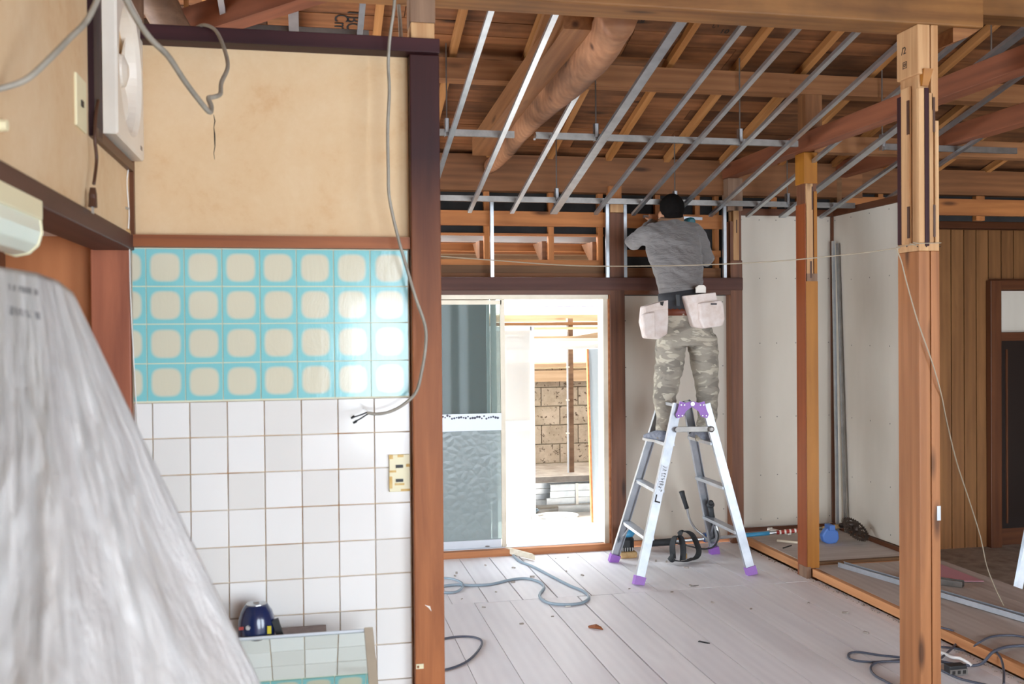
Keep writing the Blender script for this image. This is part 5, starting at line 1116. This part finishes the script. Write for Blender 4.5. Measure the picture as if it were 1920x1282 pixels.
for k in range(4):
    a = k*pi/2+.5; b = MB(); v = []
    for r_, w_, tw_ in ((.04, .03, .012), (.09, .055, .014), (.14, .065, .012), (.16, .05, .008)):
        dr_ = Vector((0, cos(a), sin(a))); dt = Vector((0, -sin(a), cos(a))); c_ = Vector((-.54, cy_, cz_))+dr_*r_
        v += [c_-dt*w_+Vector((-tw_, 0, 0)), c_+dt*w_+Vector((tw_, 0, 0)), c_+dt*w_+Vector((tw_+.002, 0, 0)), c_-dt*w_+Vector((-tw_+.002, 0, 0))]
    b.add(v, [(4*i+j, 4*i+(j+1) % 4, 4*i+4+(j+1) % 4, 4*i+4+j) for i in range(3) for j in range(4)]+[(3, 2, 1, 0), (12, 13, 14, 15)]); obj('fan_blade', b, 'white', fn)
obj('name_badge', MB().box(T, T+.001, 3.215, 3.245, 2.20, 2.212), 'metaldull', fn)
cable('fan_cord', [P(184, 188, X=-.522), P(180, 215, X=-.522), P(178, 260, X=-.522), P(181, 300, X=-.522), P(176, 345, X=-.522)], .0042, 'brown', fn)
q = P(174, 352, X=-.522); q3 = P(174, 388, X=-.522)
pg = obj('plug', MB().loft([(q, Vector((.007, 0, 0)), Vector((0, .006, 0))), (q.lerp(q3, .35), Vector((.010, 0, 0)), Vector((0, .014, 0))), (q.lerp(q3, .55), Vector((.010, 0, 0)), Vector((0, .010, 0))), (q3, Vector((.011, 0, 0)), Vector((0, .018, 0)))], 10), 'brown', fn)
for dy in (-.008, .008): obj('plug_pin', MB().box(q3.x-.001, q3.x+.001, q3.y+dy-.003, q3.y+dy+.003, q3.z-.016, q3.z), 'silver', pg)
# switch plates
a, c = P(140, 130, X=-.54), P(160, 235, X=-.54)
sw = obj('wall_switch', MB().box(-.543, -.536, a.y, c.y, 2.135, 2.262), 'cream', label='cream switch plate high on the left wall beside the exhaust fan', cat='switch', bevel=.002)
obj('rocker', MB().box(-.537, -.533, a.y+.045, a.y+.066, 2.19, 2.205), 'black', sw)
q = P(2, 235, X=-.54); obj('knob', MB().lathe((-.543, q.y, q.z), [(.012, 0), (.010, .014)], 12, (1, 0, 0)), 'cream', bpy.data.objects['wall_left'])
s2_ = obj('wall_switch', MB().box(.262, .331, 3.293, 3.302, 1.098, 1.222), 'cream', label='yellowed switch plate with tape remnants on the white tiles beside the pillar', cat='switch', bevel=.002)
for z_ in (1.183, 1.136): obj('rocker', MB().box(.284, .308, 3.289, 3.294, z_-.005, z_+.005), 'black', s2_)
M['tape'] = plain('old_tape', '#c99a48', .6, c2='#dcc080', vs=30)
for r_ in ((.262, .275, 1.208, 1.222), (.29, .31, 1.213, 1.222), (.262, .285, 1.163, 1.170), (.262, .272, 1.11, 1.15), (.318, .331, 1.18, 1.19), (.28, .312, 1.120, 1.127), (.30, .331, 1.10, 1.107)): obj('tape_remnant', MB().box(r_[0], r_[1], 3.2915, 3.2932, r_[2], r_[3]), 'tape', s2_)
# torn sticker and door catch on pillar
q = P(802, 1139, Y=3.259); obj('torn_sticker', MB().prism([q+Vector((-.01, 0, .01)), q+Vector((.008, 0, .004)), q+Vector((.012, -.004, -.012)), q+Vector((.002, 0, 0))], (0, .001, 0)), 'white', label='torn white sticker remnant on the pillar', cat='sticker')
q = P(787, 1249, Y=3.259); s_ = obj('pillar_sticker', MB().box(q.x-.012, q.x+.013, 3.258, 3.2595, q.z-.008, q.z+.008), 'cream', label='small cream sticker low on the pillar', cat='sticker'); obj('print_dot', MB().box(q.x-.009, q.x-.002, 3.2572, 3.258, q.z-.005, q.z+.003), 'rust', s_)
# fluorescent lamp under the lintel
lp = empty('tube_lamp', (-.57, 2.0, 1.78), 'cream fluorescent lamp with rounded cover mounted at the lintel, left edge', 'lamp')
pr_ = [(-.60, 1.90), (-.535, 1.90), (-.530, 1.84), (-.537, 1.815), (-.555, 1.798), (-.58, 1.793), (-.60, 1.80)]
obj('cover', MB().prism([(x_, 1.0, z_) for x_, z_ in pr_], (0, 1.17, 0)), plain('lamp_cover', '#dfe6d6', .3), lp, bevel=.003)
obj('housing', MB().box(-.605, -.527, 1.0, 2.175, 1.865, 1.905), 'cream', lp, bevel=.003)
obj('end_cap', MB().prism([(x_*1.0+(x_+.567)*.06, 2.17, z_+(z_-1.85)*.06) for x_, z_ in pr_], (0, .012, 0)), 'cream', lp, bevel=.003)
# thin wires in the corner
cable('corner_wire', [P(244, 300, Y=3.24), P(238, 340, Y=3.24), P(242, 400, Y=3.24), P(240, 440, Y=3.24), P(243, 470, Y=3.25), P(245, 560, Y=3.285), P(252, 700, Y=3.285), P(258, 800, Y=3.285)], .002, 'wcable', label='thin pale wire running down the corner beside the turquoise tiles', cat='wire')
obj('wire_knot', MB().ball(P(239, 437, Y=3.23), .010, .010, .014), 'tan', smooth=True, label='small tan knot of wire at the corner of the lintel', cat='knot')
cable('staple_wire', [P(222, 385, Y=3.26), P(232, 388, Y=3.22), P(242, 392, Y=3.22)], .0035, 'gcable', label='short grey clip holding the corner wire above the lintel', cat='clip')
# grey cables
cable('hanging_cable', [P(-60, 180, Y=1.9), P(0, 166, Y=1.9), P(50, 148, Y=1.92), P(95, 108, Y=1.95), P(130, 72, Y=2.0), P(165, 35, Y=2.05), P(195, -30, Y=2.1)], .0058, 'gcable', label='grey cable sagging across the upper left corner in front of the fan', cat='cable')
cable('hanging_cable', [P(225, -25, Y=2.35), P(250, 25, Y=2.4), P(280, 70, Y=2.45), P(315, 105, Y=2.5), P(345, 150, Y=2.6), P(375, 190, Y=2.7), P(393, 210, Y=2.75), P(396, 200, Y=2.78), P(391, 184, Y=2.8), P(400, 182, Y=2.82), P(413, 176, Y=2.85), P(415, 155, Y=2.9), P(427, 125, Y=3.0), P(420, 90, Y=3.1), P(405, 58, Y=3.18), P(385, 47, Y=3.22), P(372, 50, Y=3.25), P(360, 58, Y=3.3), P(350, 66, Y=3.42)], [.0078-.000018*i for i in range(18*8+1)], 'gcable', label='thick kinked grey cable looping down over the plaster wall from the cap beam', cat='cable')
vc = empty('vertical_cable', P(740, 0, Y=3.15), 'long grey cable hanging over the tiled wall with stripped black wire ends', 'cable')
cable('sheath', [P(742, -30, Y=3.16), P(738, 20, Y=3.16), P(731, 70, Y=3.18), P(728, 120, Y=3.2), P(730, 170, Y=3.2), P(727, 240, Y=3.2), P(728, 320, Y=3.2), P(730, 370, Y=3.2), P(745, 440, Y=3.2), P(762, 500, Y=3.2), P(780, 560, Y=3.19), P(797, 610, Y=3.19), P(798, 650, Y=3.19), P(790, 700, Y=3.19), P(780, 735, Y=3.19), P(757, 758, Y=3.19), P(730, 772, Y=3.19), P(705, 776, Y=3.19), P(688, 773, Y=3.19)], .0052, 'gcable', vc)
for (a_, b_, c_, d_) in ((692, 774, 662, 792), (690, 772, 658, 783)): 
    cable('inner_wire', [P(a_, b_, Y=3.19), P((a_+c_)/2, (b_+d_)/2+1, Y=3.185), P(c_, d_, Y=3.18)], .0024, 'black', vc, seg=4); obj('wire_tip', MB().tube([P(c_+7, d_-3, Y=3.18), P(c_, d_+1, Y=3.18)], [.0045, .0035], 8), 'black', vc)
cable('inner_wire', [P(692, 772, Y=3.19), P(684, 768, Y=3.185), P(682, 766, Y=3.18)], .0024, 'wcable', vc, seg=4)
cable('hanging_cable', [P(747, 5, Y=4.0), P(750, 40, Y=3.9), P(752, 78, Y=3.6)], .0075, 'gcable', label='short dark grey cable behind the long hanging cable at the cap beam', cat='cable')

# counter, glass door, ledge and navy tool
ctr = empty('kitchen_counter', (-.2, 3.05, -.02), 'low kitchen counter below the tiles hidden behind the glass panel', 'counter')
obj('counter_body', MB().box(-.54, .14, 2.72, 3.30, -.02, .42), 'white', ctr); obj('counter_top', MB().box(-.54, .15, 2.70, 3.30, .42, .44), 'metaldull', ctr)
gp0, gp1 = P(330, 1203, Y=3.12), P(690, 1186, Y=3.12)
gb = empty('glass_panel', (0, 3.0, .55), 'pale framed glass panel leaning on the counter, mirroring the tiles, bottom left', 'glass panel')
TA = R(23.5); dn = Vector((0, -cos(TA), -sin(TA))); Lg = .50
bl, br_ = Vector((-.40, 3.12, (gp0.z+gp1.z)/2)), Vector((gp1.x-.012, 3.12, (gp0.z+gp1.z)/2))
up_ = Vector((1, 0, 0)).cross(-dn).normalized()
if up_.z < 0: up_ = -up_
obj('pane', MB().prism([bl, br_, br_+dn*Lg, bl+dn*Lg], up_*-.005), 'counterglass', gb)
obj('back_edge', MB().beam(bl, br_, .006, .012), 'sashgrey', gb)
obj('frame_stile', MB().prism([br_+up_*.006-dn*.01, br_+Vector((.028, 0, 0))+up_*.006-dn*.01, br_+Vector((.028, 0, 0))+up_*.006+dn*Lg, br_+up_*.006+dn*Lg], up_*-.02), 'sash', gb, bevel=.002)
for x_ in (-.35, -.1, .1): obj('foot_block', MB().box(x_-.02, x_+.02, 3.05, 3.09, .438, .605), 'white', gb)
a, c = P(520, 1190, Y=3.22), P(612, 1184, Y=3.22)
obj('ledge_slab', MB().box(a.x-.1, c.x, 3.2, 3.298, .44, c.z), plain('grey_slab', '#9a8d88', .8, c2='#86797a', vs=30), label='narrow grey slab behind the glass panel against the tiles', cat='slab')
tc_ = P(481, 1160, Y=3.19)
nt_ = empty('navy_tool', (tc_.x, 3.19, .44), 'navy blue domed tool head with silver cap standing behind the glass panel', 'tool')
zt_ = P(480, 1128, Y=3.19).z; rt = .057
obj('dome', MB().lathe((tc_.x, 3.19, zt_-.14), [(rt*.98, -.10), (rt, 0), (rt, .065), (rt*.96, .09), (rt*.84, .112), (rt*.66, .128), (rt*.58, .134)], 28), 'bluemug', nt_, smooth=True)
obj('silver_cap', MB().lathe((tc_.x, 3.19, zt_-.008), [(rt*.56, 0), (rt*.54, .004), (rt*.2, .005), (rt*.15, .010)], 24), 'silver', nt_)
b = MB().lathe((tc_.x, 3.19, zt_-.14), [(rt*1.03, -.10), (rt*1.03, .02)], 28); obj('black_band', b, 'black', nt_, smooth=True)
obj('bolt_head', MB().lathe(P(465, 1177, Y=3.135), [(.008, 0), (.006, .004)], 12, (0, -1, 0)), 'silver', nt_)
q = P(505, 1180, Y=3.14); obj('warning_label', MB().box(q.x-.006, q.x+.006, 3.136, 3.139, q.z-.012, q.z+.012), 'yellow', nt_); q = P(453, 1178, Y=3.14); obj('red_label', MB().box(q.x-.008, q.x+.006, 3.137, 3.14, q.z-.004, q.z+.005), 'redlab', nt_)
q = P(516, 1185, Y=3.17); obj('side_lever', MB().beam(q+Vector((0, 0, .04)), q+Vector((.03, 0, -.06)), .02, .02), 'black', nt_)

# ---- draped plastic film in the foreground, over a stack of boxes
NU, NV = 90, 60; b = MB(); v = []; uvs = []
tl_, tr_ = P(-230, 470, Y=1.62), P(128, 545, Y=1.60)
def film(u, w_):
    # top ridge
    xs_ = [(-230, 478, 1.60), (0, 500, 1.55), (70, 512, 1.55), (110, 527, 1.57), (137, 548, 1.60)]
    xb_ = [(-330, 1420, 1.02), (-60, 1430, 1.05), (150, 1430, 1.12), (360, 1430, 1.28), (560, 1430, 1.52)]
    def lerp(l, t):
        t *= len(l)-1; k = min(int(t), len(l)-2); f_ = t-k; return tuple(l[k][i]*(1-f_)+l[k+1][i]*f_ for i in range(3))
    a_, c_ = lerp(xs_, u), lerp(xb_, u); pa_, pc_ = P(a_[0], a_[1], Y=a_[2]), P(c_[0], c_[1], Y=c_[2])
    t = w_; p_ = pa_.lerp(pc_, t)
    sag = .05*sin(pi*t)*(1-u); p_ = p_+Vector((0, sag*.8, 0))
    amp = .05*min(1, t*1.3)*(1-u**6)
    fold = sin(u*17+1.3*sin(t*3)+noise.noise(Vector((u*3, t*2, 0)))*2.5); fold2 = noise.noise(Vector((u*9, t*2.2, 3)))
    return p_+Vector((.25, -1, .05))*(amp*fold*.45+amp*fold2*.7+.010*min(1, t*3)*(1-u**8)*noise.noise(Vector((u*26, t*11, 7)))+.006*min(1, t*3)*abs(noise.noise(Vector((u*50, t*24, 2)))))
for i in range(NU+1):
    for j in range(NV+1):
        u, w_ = i/NU, j/NV; v.append(film(u, w_)); uvs.append((u, w_))
back = 14
for i in range(1, back+1):     # wraps round behind
    for j in range(NV+1):
        w_ = j/NV; p_ = film(1, w_); k = i/back; v.append(p_+Vector((-.35*k*(1+w_*.6), .10*sin(k*pi/2)+.10*k, -.01*k+.012*noise.noise(Vector((k*4, w_*6, 9)))))); uvs.append((1+k*.3, w_))
n1 = NV+1; tot = NU+back
faces = [(i*n1+j, (i+1)*n1+j, (i+1)*n1+j+1, i*n1+j+1) for i in range(tot) for j in range(NV)]
b.add(v, faces)
fo = obj('plastic_cover', b, 'film', smooth=True, label='milky crumpled plastic sheet draped like a tent in the left foreground', cat='plastic sheet')
uv = fo.data.uv_layers.new(name='UVMap')
for lp_ in fo.data.loops: uv.data[lp_.index].uv = uvs[lp_.vertex_index]
so_ = fo.modifiers.new('t', 'SOLIDIFY'); so_.thickness = .0006
